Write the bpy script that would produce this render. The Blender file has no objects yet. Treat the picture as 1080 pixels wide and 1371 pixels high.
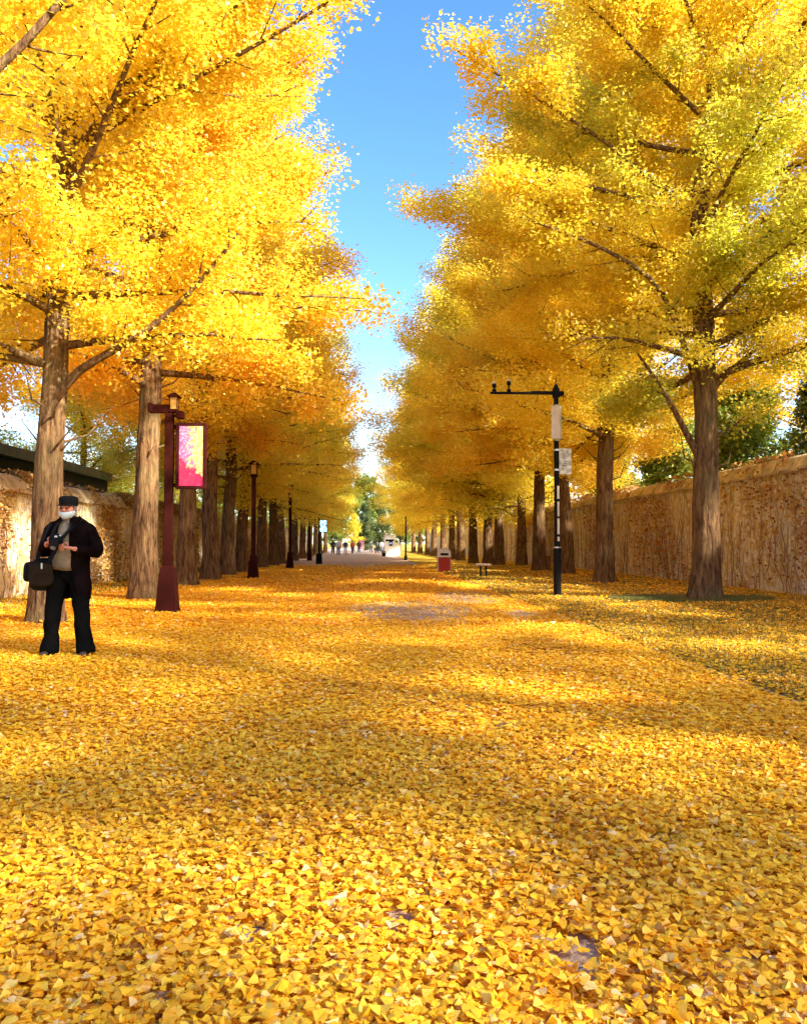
import bpy, bmesh, math
import numpy as np
R = math.radians
# ------------------------------------------------------------------ camera, sky, sun, exposure
scene = bpy.context.scene
COL = scene.collection
cd = bpy.data.cameras.new('camera'); cam = bpy.data.objects.new('camera', cd); COL.objects.link(cam)
cd.sensor_fit = 'HORIZONTAL'; cd.sensor_width = 36; cd.lens = 36
cd.clip_start = 0.05; cd.clip_end = 4000
cam.location = (0, 0, 1.25); cam.rotation_euler = (R(90 + 2.253), 0, R(-2.915))
scene.camera = cam
SUN_EL, SUN_AZ = R(31), R(128)          # azimuth measured clockwise from +Y
w = bpy.data.worlds.new('World'); scene.world = w; w.use_nodes = True
nt = w.node_tree; bg = nt.nodes['Background']
sky = nt.nodes.new('ShaderNodeTexSky'); sky.sky_type = 'NISHITA'; sky.sun_disc = False
sky.sun_elevation = SUN_EL; sky.sun_rotation = SUN_AZ
sky.altitude = 0; sky.air_density = 1.0; sky.dust_density = 0.6; sky.ozone_density = 2.0
hs = nt.nodes.new('ShaderNodeHueSaturation'); hs.inputs['Saturation'].default_value = 1.3; hs.inputs['Hue'].default_value = .514; hs.inputs['Value'].default_value = .97
nt.links.new(sky.outputs[0], hs.inputs['Color']); nt.links.new(hs.outputs[0], bg.inputs[0]); bg.inputs[1].default_value = 0.07
sd = bpy.data.lights.new('sun', 'SUN'); sun = bpy.data.objects.new('sun', sd); COL.objects.link(sun)
sd.energy = 2.75; sd.angle = R(2.0); sd.color = (1.0, 0.93, 0.80)
from mathutils import Vector
sv = Vector((math.sin(SUN_AZ) * math.cos(SUN_EL), math.cos(SUN_AZ) * math.cos(SUN_EL), math.sin(SUN_EL)))
sun.rotation_euler = (-sv).to_track_quat('-Z', 'Y').to_euler()
sun.location = (40, -20, 40)
scene.view_settings.view_transform = 'Standard'; scene.view_settings.look = 'None'
scene.view_settings.gamma = 1.0; scene.view_settings.use_curve_mapping = False
scene.view_settings.exposure = 2.88
scene.render.engine = 'CYCLES'
scene.cycles.use_denoising = True
scene.cycles.max_bounces = 10; scene.cycles.diffuse_bounces = 7; scene.cycles.transmission_bounces = 7
scene.cycles.glossy_bounces = 2; scene.cycles.transparent_max_bounces = 6

# ------------------------------------------------------------------ helpers
def nvals(shape, seed):
    return np.random.RandomState(seed).rand(*shape)
_L = {}
def vnoise(x, y, seed=0):
    if seed not in _L: _L[seed] = nvals((257, 257), seed)
    L = _L[seed]
    xi = np.floor(x).astype(int); yi = np.floor(y).astype(int)
    fx = x - xi; fy = y - yi
    fx = fx * fx * (3 - 2 * fx); fy = fy * fy * (3 - 2 * fy)
    a = L[xi % 256, yi % 256]; b = L[(xi + 1) % 256, yi % 256]
    c = L[xi % 256, (yi + 1) % 256]; d = L[(xi + 1) % 256, (yi + 1) % 256]
    return (a * (1 - fx) + b * fx) * (1 - fy) + (c * (1 - fx) + d * fx) * fy
def fbm(x, y, seed=0, o=3):
    s = 0; t = 0; k = 1.0
    for i in range(o):
        s = s + k * vnoise(x * 2 ** i + 17 * i, y * 2 ** i + 5 * i, seed + i); t += k; k *= .55
    return s / t

def tag(o, label=None, cat=None, group=None, kind=None):
    if label: o['label'] = label
    if cat: o['category'] = cat
    if group: o['group'] = group
    if kind: o['kind'] = kind
    return o
def link(name, me, parent=None, loc=None):
    o = bpy.data.objects.new(name, me); COL.objects.link(o)
    if parent: o.parent = parent
    if loc is not None: o.location = loc
    return o
def empty(name, loc=(0, 0, 0), rz=0, scale=1):
    o = bpy.data.objects.new(name, None); COL.objects.link(o)
    o.location = loc; o.rotation_euler = (0, 0, rz); o.scale = (scale,) * 3
    o.empty_display_size = .3
    return o

def mesh_np(name, V, faces, mats, rnd=None, midx=None, smooth=False):
    """faces: list of (n,k) int arrays"""
    me = bpy.data.meshes.new(name)
    V = np.asarray(V, dtype=np.float32)
    loops = np.concatenate([f.ravel() for f in faces]).astype(np.int32)
    sizes = np.concatenate([np.full(len(f), f.shape[1]) for f in faces]).astype(np.int32)
    starts = np.concatenate([[0], np.cumsum(sizes)[:-1]]).astype(np.int32)
    me.vertices.add(len(V)); me.vertices.foreach_set('co', V.ravel())
    me.loops.add(len(loops)); me.loops.foreach_set('vertex_index', loops)
    me.polygons.add(len(sizes)); me.polygons.foreach_set('loop_start', starts)
    try: me.polygons.foreach_set('loop_total', sizes)
    except Exception: pass
    if midx is not None: me.polygons.foreach_set('material_index', midx.astype(np.int32))
    me.polygons.foreach_set('use_smooth', np.full(len(sizes), smooth, dtype=bool))
    if rnd is not None:
        a = me.attributes.new('rnd', 'FLOAT', 'FACE'); a.data.foreach_set('value', rnd.astype(np.float32))
    me.update(calc_edges=True)
    for m in (mats if isinstance(mats, (list, tuple)) else [mats]): me.materials.append(m)
    return me

class Geo:
    def __init__(s): s.V = []; s.Q = []; s.T = []; s.n = 0
    def add(s, V, Q=None, T=None):
        V = np.asarray(V, float); s.V.append(V)
        if Q is not None and len(Q): s.Q.append(np.asarray(Q, int) + s.n)
        if T is not None and len(T): s.T.append(np.asarray(T, int) + s.n)
        s.n += len(V); return s
    def tube(s, P, rad, sides=8, cap=True, sx=1.0, sy=1.0, ridge=0, seed=0):
        P = np.asarray(P, float); n = len(P); rad = np.broadcast_to(np.asarray(rad, float), (n,))
        T = np.gradient(P, axis=0); T /= np.linalg.norm(T, axis=1)[:, None] + 1e-9
        ref = np.array([1., 0, 0]) if abs(T[0][0]) < .8 else np.array([0, 1., 0])
        A = ref - T * (T @ ref)[:, None]; A /= np.linalg.norm(A, axis=1)[:, None] + 1e-9
        B = np.cross(T, A)
        th = np.arange(sides) / sides * 2 * np.pi
        rr = np.ones((n, sides))
        if ridge:
            h = P[:, 2][:, None] * 1.1; k = (th * 5.4)[None, :]
            wob = vnoise(k * 0 + h * 1.3, k * 0 + th[None] * 0 + 3, seed) * 1.5
            rr += ridge * ((vnoise(k * 1.3 + wob, h * .8, seed + 5) - .5) * 1.3 + (vnoise(k * 2.7 + wob, h * 1.9, seed + 8) - .5))
            rr[:, -1] = rr[:, -1] * .5 + rr[:, 0] * .5
        V = P[:, None, :] + (A[:, None, :] * (np.cos(th) * sx)[None, :, None] + B[:, None, :] * (np.sin(th) * sy)[None, :, None]) * (rad[:, None] * rr)[:, :, None]
        i = np.arange(n - 1)[:, None] * sides; j = np.arange(sides)[None, :]; j2 = (j + 1) % sides
        Q = np.stack([i + j, i + j2, i + sides + j2, i + sides + j], -1).reshape(-1, 4)
        Vv = V.reshape(-1, 3); T3 = []
        if cap:
            Vv = np.vstack([Vv, P[0], P[-1]]); c0 = n * sides; c1 = c0 + 1
            jj = np.arange(sides); b = (n - 1) * sides
            T3 = np.vstack([np.stack([np.full(sides, c0), (jj + 1) % sides, jj], -1),
                            np.stack([np.full(sides, c1), b + jj, b + (jj + 1) % sides], -1)])
        return s.add(Vv, Q, T3)
    def box(s, c, d, rz=0, rx=0, ry=0, taper=1.0):
        x, y, z = [k / 2 for k in d]; t = taper
        V = np.array([[-x, -y, -z], [x, -y, -z], [x, y, -z], [-x, y, -z], [-x * t, -y * t, z], [x * t, -y * t, z], [x * t, y * t, z], [-x * t, y * t, z]])
        for ang, (i, j) in ((rx, (1, 2)), (ry, (2, 0)), (rz, (0, 1))):
            if ang:
                c_, s_ = math.cos(ang), math.sin(ang); a, b = V[:, i].copy(), V[:, j].copy()
                V[:, i] = a * c_ - b * s_; V[:, j] = a * s_ + b * c_
        return s.add(V + np.array(c), [[0, 3, 2, 1], [4, 5, 6, 7], [0, 1, 5, 4], [1, 2, 6, 5], [2, 3, 7, 6], [3, 0, 4, 7]])
    def lathe(s, prof, c=(0, 0, 0), sides=16, sq=False):
        if sq:
            th = np.pi / 4 + np.arange(4) * np.pi / 2; sides = 4
        else: th = np.arange(sides) / sides * 2 * np.pi
        prof = np.asarray(prof, float); n = len(prof)
        V = np.stack([prof[:, 0][:, None] * np.cos(th), prof[:, 0][:, None] * np.sin(th), np.repeat(prof[:, 1][:, None], sides, 1)], -1)
        i = np.arange(n - 1)[:, None] * sides; j = np.arange(sides)[None, :]; j2 = (j + 1) % sides
        Q = np.stack([i + j, i + j2, i + sides + j2, i + sides + j], -1).reshape(-1, 4)
        return s.add(V.reshape(-1, 3) + np.array(c), Q)
    def mesh(s, name, mat, smooth=False, bevel=0):
        F = []
        if s.Q: F.append(np.vstack(s.Q))
        if s.T: F.append(np.vstack(s.T))
        me = mesh_np(name, np.vstack(s.V), F, mat, smooth=smooth)
        if bevel:
            bm = bmesh.new(); bm.from_mesh(me)
            es = [e for e in bm.edges if len(e.link_faces) == 2 and e.calc_face_angle(0) > .5]
            bmesh.ops.bevel(bm, geom=es, offset=bevel, segments=2, affect='EDGES', clamp_overlap=True)
            bm.to_mesh(me); bm.free()
        return me
    def obj(s, name, mat, parent=None, smooth=False, bevel=0, loc=None):
        return link(name, s.mesh(name, mat, smooth, bevel), parent, loc)

# ------------------------------------------------------------------ materials
def newmat(name):
    m = bpy.data.materials.new(name); m.use_nodes = True
    t = m.node_tree; t.nodes.clear(); out = t.nodes.new('ShaderNodeOutputMaterial')
    return m, t, out
def nd(t, typ, **k):
    n = t.nodes.new(typ)
    for a, v in k.items():
        if a == 'inp':
            for kk, vv in v.items():
                if isinstance(vv, bpy.types.NodeSocket): t.links.new(vv, n.inputs[kk])
                else: n.inputs[kk].default_value = vv
        else: setattr(n, a, v)
    return n
def ramp(t, fac, stops, interp='LINEAR'):
    r = nd(t, 'ShaderNodeValToRGB'); r.color_ramp.interpolation = interp
    e = r.color_ramp.elements
    while len(e) < len(stops): e.new(.5)
    for i, (p, c) in enumerate(stops):
        e[i].position = p; e[i].color = (*c, 1) if len(c) == 3 else c
    t.links.new(fac, r.inputs[0]); return r.outputs[0]
def mixc(t, fac, a, b, blend='MIX'):
    n = nd(t, 'ShaderNodeMix', data_type='RGBA', blend_type=blend)
    for s, v in ((n.inputs['Factor'], fac), (n.inputs[6], a), (n.inputs[7], b)):
        if isinstance(v, bpy.types.NodeSocket): t.links.new(v, s)
        else: s.default_value = v if not isinstance(v, tuple) or len(v) == 4 else (*v, 1)
    return n.outputs[2]
def noise(t, vec, scale, detail=3, rough=.55, out=0):
    n = nd(t, 'ShaderNodeTexNoise', inp={'Scale': scale, 'Detail': detail, 'Roughness': rough})
    if vec is not None: t.links.new(vec, n.inputs['Vector'])
    return n.outputs[out]
def mapping(t, vec, sc=(1, 1, 1), loc=(0, 0, 0)):
    n = nd(t, 'ShaderNodeMapping', inp={'Scale': sc, 'Location': loc}); t.links.new(vec, n.inputs[0]); return n.outputs[0]
def objco(t): return nd(t, 'ShaderNodeTexCoord').outputs['Object']
def geopos(t): return nd(t, 'ShaderNodeNewGeometry').outputs['Position']
def bump(t, h, strength=.5, dist=.02):
    return nd(t, 'ShaderNodeBump', inp={'Height': h, 'Strength': strength, 'Distance': dist}).outputs[0]
def princ(t, out, col, rough=.8, normal=None, metal=0, spec=.3, emis=None, es=0):
    p = nd(t, 'ShaderNodeBsdfPrincipled', inp={'Base Color': col if isinstance(col, bpy.types.NodeSocket) else (*col, 1), 'Roughness': rough, 'Metallic': metal, 'Specular IOR Level': spec})
    if normal is not None: t.links.new(normal, p.inputs['Normal'])
    if emis is not None:
        if isinstance(emis, bpy.types.NodeSocket): t.links.new(emis, p.inputs['Emission Color'])
        else: p.inputs['Emission Color'].default_value = (*emis, 1)
        p.inputs['Emission Strength'].default_value = es
    t.links.new(p.outputs[0], out.inputs[0]); return p
def plain(name, col, rough=.6, metal=0, var=.25, scale=8, spec=.3, bmp=.15):
    m, t, out = newmat(name)
    c = objco(t); f = noise(t, c, scale, 4)
    dark = tuple(k * (1 - var) for k in col); lite = tuple(min(1, k * (1 + var)) for k in col)
    cc = ramp(t, f, [(.3, dark), (.7, lite)])
    princ(t, out, cc, rough, bump(t, noise(t, c, scale * 6, 3), bmp, .004), metal, spec)
    return m

def leaf_mat(name, stops, alt, altamt=.5, sc=.3, trans=.5, thr=.55, gloss=.04):
    m, t, out = newmat(name)
    a = nd(t, 'ShaderNodeAttribute', attribute_name='rnd').outputs['Fac']
    base = ramp(t, a, stops)
    n = noise(t, geopos(t), sc, 2)
    f = ramp(t, n, [(thr - .07, (0, 0, 0)), (thr + .09, (altamt,) * 3)])
    oi = nd(t, 'ShaderNodeObjectInfo').outputs['Random']
    c1 = mixc(t, f, base, alt)
    hsv = nd(t, 'ShaderNodeHueSaturation', inp={'Color': c1, 'Hue': nd(t, 'ShaderNodeMapRange', inp={'Value': oi, 3: .487, 4: .506}).outputs[0], 'Value': nd(t, 'ShaderNodeMapRange', inp={'Value': oi, 3: 1.04, 4: .92}).outputs[0]}).outputs[0]
    d = nd(t, 'ShaderNodeBsdfDiffuse', inp={'Color': hsv}); tr = nd(t, 'ShaderNodeBsdfTranslucent', inp={'Color': hsv})
    mx = nd(t, 'ShaderNodeMixShader', inp={0: trans}); t.links.new(d.outputs[0], mx.inputs[1]); t.links.new(tr.outputs[0], mx.inputs[2])
    g = nd(t, 'ShaderNodeBsdfGlossy', inp={'Roughness': .45}); m2 = nd(t, 'ShaderNodeMixShader', inp={0: gloss})
    t.links.new(mx.outputs[0], m2.inputs[1]); t.links.new(g.outputs[0], m2.inputs[2]); t.links.new(m2.outputs[0], out.inputs[0])
    return m
GOLD = [(0, (.79, .49, .028)), (.3, (.88, .61, .036)), (.6, (.92, .69, .045)), (.85, (.94, .76, .065)), (1, (.78, .72, .075))]
M_leaf = leaf_mat('ginkgo_leaves', GOLD, (.62, .58, .05), .45, .20, .67, .58)
M_leaf_lemon = leaf_mat('lemon_ginkgo_leaves', [(0, (.80, .56, .035)), (.3, (.88, .68, .05)), (.6, (.93, .77, .06)), (.85, (.94, .83, .08)), (1, (.78, .76, .08))], (.62, .62, .06), .45, .20, .70, .58)
M_leaf_green = leaf_mat('greenish_ginkgo_leaves', GOLD, (.42, .50, .05), .62, .22, .67, .54)
M_leaf_litter = leaf_mat('fallen_leaves', [(0, (.28, .09, .012)), (.05, (.62, .28, .014)), (.11, (.84, .44, .015)), (.45, (.92, .53, .016)), (.78, (.94, .62, .022)), (.90, (.94, .68, .08)), (1, (.92, .70, .32))], (.96, .68, .03), .4, .8, .22, .5)
M_vine_leaf = leaf_mat('dry_vine_leaves', [(0, (.18, .07, .02)), (.3, (.42, .19, .04)), (.6, (.56, .32, .07)), (.85, (.64, .44, .12)), (1, (.40, .36, .09))], (.60, .25, .06), .5, .28, .25, .58)
M_green_leaf = leaf_mat('green_leaves', [(0, (.09, .14, .02)), (.5, (.17, .24, .03)), (1, (.30, .34, .05))], (.25, .24, .03), .5, .3, .35)
M_needle = leaf_mat('conifer_needles', [(0, (.05, .08, .02)), (.5, (.09, .13, .03)), (1, (.15, .18, .04))], (.06, .10, .03), .5, .6, .2)
M_grass = leaf_mat('grass_blades', [(0, (.07, .09, .018)), (.5, (.16, .17, .028)), (1, (.34, .26, .05))], (.42, .28, .04), .5, .8, .3)

def bark_mat():
    m, t, out = newmat('ridged_bark')
    c = objco(t)
    wv = mixc(t, .12, c, noise(t, c, 2.2, 3, out=1), 'ADD')
    st = mapping(t, wv, (17, 17, 2.6)); n1 = noise(t, st, 1.0, 5, .62)
    st2 = mapping(t, wv, (46, 46, 6)); n2 = noise(t, st2, 1.0, 4)
    big = noise(t, c, .9, 3)
    col = ramp(t, n1, [(.32, (.030, .014, .007)), (.46, (.125, .064, .028)), (.60, (.21, .122, .052)), (.76, (.31, .21, .11))])
    col = mixc(t, ramp(t, big, [(.48, (0,) * 3), (.72, (.45,) * 3)]), col, (.20, .17, .07))
    col = mixc(t, .35, col, ramp(t, n2, [(.3, (.35,) * 3), (.7, (1.25,) * 3)]), 'MULTIPLY')
    add = nd(t, 'ShaderNodeMath', operation='MULTIPLY_ADD', inp={0: n2, 1: .3, 2: n1}).outputs[0]
    princ(t, out, col, .92, bump(t, add, 1.0, .05), spec=.15)
    return m
M_bark = bark_mat()

def litter_color(t, co):
    v = nd(t, 'ShaderNodeTexVoronoi', inp={'Scale': 20.0, 'Randomness': 1.0}); t.links.new(co, v.inputs['Vector'])
    sep = nd(t, 'ShaderNodeSeparateColor'); t.links.new(v.outputs['Color'], sep.inputs[0])
    base = ramp(t, sep.outputs[0], [(0, (.62, .26, .012)), (.2, (.84, .44, .015)), (.5, (.92, .53, .018)), (.8, (.94, .62, .03)), (1, (.92, .66, .14))])
    big = noise(t, co, .6, 3)
    return mixc(t, ramp(t, big, [(.4, (0,) * 3), (.65, (.35,) * 3)]), base, (.82, .40, .015)), v.outputs['Distance'], sep.outputs[1]
def ground_mat(name, under, kind):
    m, t, out = newmat(name); co = geopos(t)
    lc, dist, r2 = litter_color(t, co)
    fine = noise(t, co, 60, 4); mid = noise(t, co, 3.5, 4)
    if kind == 'road':
        # worn stone slabs: faint joints plus blotches
        br = nd(t, 'ShaderNodeTexBrick', inp={'Scale': 1.0, 'Mortar Size': .006, 'Brick Width': .6, 'Row Height': .3, 'Color1': (*under, 1), 'Color2': (under[0] * .86, under[1] * .87, under[2] * .9, 1), 'Mortar': (.14, .12, .12, 1)})
        t.links.new(co, br.inputs['Vector'])
        uc = mixc(t, .4, br.outputs[0], ramp(t, fine, [(.3, (.5,) * 3), (.7, (1.2,) * 3)]), 'MULTIPLY')
        at = nd(t, 'ShaderNodeAttribute', attribute_name='bare').outputs['Fac']
        msk = nd(t, 'ShaderNodeMath', operation='ADD', inp={0: at}); 
        sc_ = nd(t, 'ShaderNodeMath', operation='MULTIPLY_ADD', inp={0: r2, 1: .9, 2: -.45}).outputs[0]
        t.links.new(sc_, msk.inputs[1])
        f = ramp(t, msk.outputs[0], [(.46, (0,) * 3), (.56, (1,) * 3)])
    else:
        uc = ramp(t, noise(t, co, 22, 5), [(.3, (.08, .09, .02)), (.55, (.18, .17, .03)), (.75, (.30, .22, .05))])
        a2 = nd(t, 'ShaderNodeMath', operation='MULTIPLY_ADD', inp={0: r2, 1: .5, 2: mid}).outputs[0]
        f = ramp(t, a2, [(.48, (0,) * 3), (.80, (.85,) * 3)])
        if kind == 'far': f = ramp(t, mid, [(.2, (.3,) * 3), (.8, (.9,) * 3)])
    col = mixc(t, f, lc, uc)
    h = nd(t, 'ShaderNodeMath', operation='MULTIPLY_ADD', inp={0: dist, 1: .6, 2: fine}).outputs[0]
    princ(t, out, col, .85, bump(t, h, .6, .03), spec=.15)
    return m
M_road = ground_mat('leaf_strewn_paving', (.52, .37, .25), 'road')
M_verge = ground_mat('leaf_strewn_grass', (0, 0, 0), 'verge')
M_far = ground_mat('far_ground', (0, 0, 0), 'far')

def wall_mat():
    m, t, out = newmat('vine_stained_plaster'); co = objco(t)
    wob = mixc(t, .10, co, noise(t, co, 1.3, 3, out=1), 'ADD')
    st = noise(t, mapping(t, wob, (3, 2.4, 1.0)), 1.0, 5, .65)
    st2 = noise(t, mapping(t, wob, (9, 9, 4.5)), 1.0, 6, .72)
    blot = noise(t, co, 1.1, 5, .6)
    col = ramp(t, st, [(.30, (.26, .14, .05)), (.42, (.52, .34, .12)), (.53, (.68, .55, .24)), (.66, (.74, .68, .44)), (.78, (.56, .50, .16))])
    col = mixc(t, ramp(t, blot, [(.45, (0,) * 3), (.62, (.6,) * 3)]), col, (.62, .56, .46))
    col = mixc(t, .6, col, ramp(t, st2, [(.38, (.42, .33, .25)), (.47, (1.0,) * 3), (.7, (1.2, 1.15, 1.05))]), 'MULTIPLY')
    mot = noise(t, co, 5.5, 5, .7)
    col = mixc(t, ramp(t, mot, [(.50, (0,) * 3), (.57, (.8,) * 3)]), col, (.80, .75, .58))
    princ(t, out, col, .9, bump(t, nd(t, 'ShaderNodeMath', operation='ADD', inp={0: st2, 1: st}).outputs[0], .7, .04), spec=.15)
    return m
M_wall = wall_mat()
M_coping = plain('weathered_coping', (.52, .42, .26), .9, 0, .45, 2.5, .15, .6)
M_stem = plain('vine_stem', (.30, .18, .10), .9, 0, .4, 6)
M_rust = plain('dark_red_paint', (.034, .006, .004), .8, .0, .25, 3, .05)
M_black = plain('black_paint', (.007, .007, .007), .6, 0, .3, 5, .08)
M_white = plain('white_paint', (.72, .70, .66), .5, 0, .1, 4)
M_offwhite = plain('aged_white_plastic', (.55, .50, .40), .5, 0, .12, 4)
M_red = plain('red_paint', (.40, .025, .012), .5, 0, .2, 4)
M_steel = plain('galvanised_band', (.5, .5, .5), .35, .8, .1, 9)
M_roof = plain('roof_sheet_green', (.15, .15, .085), .7, 0, .3, 1.0)
M_fascia = plain('dark_fascia', (.018, .014, .012), .7, 0, .4, 1.5)
M_bwall = plain('building_wall', (.24, .20, .16), .85, 0, .2, 1)
M_soil = plain('dark_soil', (.05, .04, .03), .9)

exec_shapes = True
# ------------------------------------------------------------------ ground, road, verges
BARE_SPOTS = [(1.0, 15.2, 1.3, 2.6, 1.25), (2.3, 18.8, 1.1, 3.0, 1.05), (2.8, 14.2, .55, 1.4, .85), (.2, 16.2, .9, .8, .8), (1.6, 12.8, .5, .7, .55),
              (.64, 2.45, .10, .16, 1.0), (.11, 2.72, .07, .11, 1.0), (-.09, 2.95, .07, .05, .95), (-.37, 2.66, .09, .07, .95), (1.12, 2.4, .10, .10, .95),
              (.55, 2.2, .12, .07, .95), (-.55, 2.3, .08, .06, .9), (2.3, 8.6, .5, .7, .5), (.75, 6.5, .25, .35, .55), (1.0, 5.6, .2, .3, .6), (1.25, 3.35, .08, .12, .85), (.25, 7.2, .2, .5, .45)]
def bare(x, y):
    b = np.zeros_like(x)
    n = fbm(x * 1.1, y * 1.1, 71, 4); n2 = fbm(x * 4, y * 4, 91, 3)
    for (cx, cy, sx, sy, a) in BARE_SPOTS:
        k = np.exp(-(((x - cx) / sx) ** 2 + ((y - cy) / sy) ** 2))
        b = np.maximum(b, a * k * (.55 + .9 * (n2 if sx < .3 else n)))
    b = b + np.clip((n - .66) * 2.0, 0, .4)
    far = np.clip((y - 37 - 5 * (vnoise(x * .6, y * .15, 33) - .5) - 1.2 * np.abs(x)) / 9, 0, 1)
    return np.clip(b + far * 1.2, 0, 1.2)
def sheet(name, x0, x1, y0, y1, nx, ny, z, mat, bump_amp=.0, power=1.0, attr=False, seed=1):
    xs = np.linspace(x0, x1, nx); ys = y0 + (y1 - y0) * np.linspace(0, 1, ny) ** power
    X, Y = np.meshgrid(xs, ys); Z = z + bump_amp * (fbm(X * .5, Y * .5, seed) - .5)
    V = np.stack([X, Y, Z], -1).reshape(-1, 3)
    i = np.arange(ny - 1)[:, None] * nx; j = np.arange(nx - 1)[None, :]
    Q = np.stack([i + j, i + j + 1, i + nx + j + 1, i + nx + j], -1).reshape(-1, 4)
    me = mesh_np(name, V, [Q], mat, smooth=True)
    if attr:
        a = me.attributes.new('bare', 'FLOAT', 'POINT'); a.data.foreach_set('value', bare(V[:, 0], V[:, 1]).astype(np.float32))
    return tag(link(name, me), kind='structure')
sheet('ground', -900, 900, -300, 1800, 40, 40, -.03, M_far)
sheet('road', -3.1, 3.4, -12, 420, 90, 900, .0, M_road, 0, 2.2, True)
sheet('verge_left', -8.2, -3.1, -12, 330, 14, 200, .004, M_road, .0, 1.6, True)
sheet('verge_right', 3.4, 10.5, -12, 330, 24, 300, .035, M_verge, .05, 1.6)
# low stone edging along the right verge
g = Geo()
for k in range(130): g.box((3.40 + .004 * math.sin(k * 7), -6 + k * .8, .0), (.10, .79, .05))
tag(g.obj('kerb', M_coping), kind='structure')

# ------------------------------------------------------------------ leaves on the ground
def rotmats(n, rs, tilt):
    """random yaw, then tilt by tilt (array) around random horizontal axis"""
    yaw = rs.rand(n) * 2 * np.pi; ax = rs.rand(n) * 2 * np.pi
    c, s = np.cos(yaw), np.sin(yaw); Z = np.zeros(n); O = np.ones(n)
    Rz = np.stack([np.stack([c, -s, Z], -1), np.stack([s, c, Z], -1), np.stack([Z, Z, O], -1)], 1)
    u = np.stack([np.cos(ax), np.sin(ax), Z], -1); ct, st = np.cos(tilt), np.sin(tilt)
    K = np.zeros((n, 3, 3)); K[:, 0, 2] = u[:, 1]; K[:, 1, 2] = -u[:, 0]; K[:, 2, 0] = -u[:, 1]; K[:, 2, 1] = u[:, 0]
    Rt = np.eye(3)[None] + st[:, None, None] * K + (1 - ct)[:, None, None] * (K @ K)
    return Rt @ Rz
FAN_V = np.array([[0, -.45, 0], [-.52, .06, .05], [-.36, .36, .0], [-.06, .42, -.03], [0, .22, -.04], [.10, .43, .0], [.40, .34, .04], [.54, .04, .0]])
FAN_F = np.array([[0, 4, 3, 2], [0, 5, 4, 4]])  # placeholder
FAN_Q = np.array([[0, 2, 1, 0]])
fan_T = np.array([[0, 2, 1], [0, 3, 2], [0, 4, 3], [0, 5, 4], [0, 6, 5], [0, 7, 6]])
KITE = np.array([[0, -.5, 0], [.52, .22, .06], [0, .42, -.03], [-.52, .22, .06]]); KITE_Q = np.array([[0, 1, 2, 3]])
def scatter(P, size, rs, tilt_sd, kind='kite', curl=.0):
    n = len(P); T, F = (FAN_V, fan_T) if kind == 'fan' else (KITE, KITE_Q)
    M = rotmats(n, rs, np.abs(rs.randn(n)) * tilt_sd)
    V0 = np.repeat(T[None], n, 0).copy()
    if curl: V0[:, :, 2] += (rs.randn(n) * curl)[:, None] * (T[:, 0] ** 2 * 4)[None] + (rs.randn(n) * curl)[:, None] * (T[:, 1] ** 2 * 3)[None]
    V0[:, :, 0] *= (.75 + .5 * rs.rand(n))[:, None]
    V = np.einsum('nij,nkj->nki', M, V0 * size[:, None, None]) + P[:, None, :]
    Fs = (F[None] + (np.arange(n) * len(T))[:, None, None]).reshape(-1, F.shape[1])
    return V.reshape(-1, 3), Fs, np.repeat(rs.rand(n), len(F))
def litter(y0, y1, dens, size, kind, seed, xl=-8.0, xr=10.2, curl=.15, name='fallen_leaves'):
    rs = np.random.RandomState(seed)
    n = int((xr - xl) * (y1 - y0) * dens)
    x = xl + (xr - xl) * rs.rand(n); y = y0 + (y1 - y0) * rs.rand(n)
    cx = .051 * y; keep = np.abs(x - cx) < .53 * y + 2.2
    on_road = x < 3.4
    b = np.where(on_road, bare(x, y), 0.20 + .74 * fbm(x * 1.6, y * 1.6, 201) ** 1.2)
    keep &= rs.rand(n) > np.where(on_road, np.clip((b - .25) * 2.0, 0, .86), np.clip(b, 0, .8))
    keep &= ~((((x - 7.05) / 1.75) ** 2 + ((y - 17.1) / 1.0) ** 2 < .85 + .4 * vnoise(x * 3, y * 3, 9)) & (rs.rand(n) < .95))
    x, y = x[keep], y[keep]; n = len(x)
    z = np.where(x < 3.4, .006, .04) + rs.rand(n) ** 1.6 * (.03 + .02 * fbm(x * 3, y * 3, 55)) + size * .08
    V, F, r = scatter(np.stack([x, y, z], -1), size * (.5 + .85 * rs.rand(n)), rs, .18, kind, curl)
    return V, F, r
parts = [litter(1.2, 5.2, 5600, .035, 'fan', 1, curl=.24), litter(5.2, 12, 2600, .042, 'fan', 2), ]
def stems(n, seed):
    rs = np.random.RandomState(seed); y = 1.3 + 7 * rs.rand(n) ** 1.4; x = .051 * y + (rs.rand(n) - .5) * 2 * (.53 * y + 1.5); a = rs.rand(n) * 6.28; L = .02 + .03 * rs.rand(n)
    keep = (x > -8) & (x < 3.4); x, y, a, L = x[keep], y[keep], a[keep], L[keep]; n = len(x)
    b = np.stack([x, y, .022 + .02 * rs.rand(n)], -1); d = np.stack([np.cos(a), np.sin(a), rs.rand(n) * .5], -1) * L[:, None]; w_ = np.stack([-np.sin(a), np.cos(a), a * 0 + .4], -1) * .0011
    V = np.stack([b - w_, b + w_, b + d + w_, b + d - w_], 1).reshape(-1, 3); return V, np.arange(4 * n).reshape(-1, 4)[:, :3], rs.rand(n) * .35 + .1
parts.append(stems(16000, 19))
off = 0; VV = []; FF = []; RR = []
for V, F, r in parts: VV.append(V); FF.append(F + off); RR.append(r); off += len(V)
o = link('fallen_leaves', mesh_np('fallen_leaves', np.vstack(VV), [np.vstack(FF)], M_leaf_litter, np.concatenate(RR)))
tag(o, 'thick carpet of golden fan-shaped leaves over the near half of the avenue', 'fallen leaves', kind='stuff')
parts = [litter(12, 22, 900, .062, 'kite', 3), litter(22, 48, 260, .095, 'kite', 4)]
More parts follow.
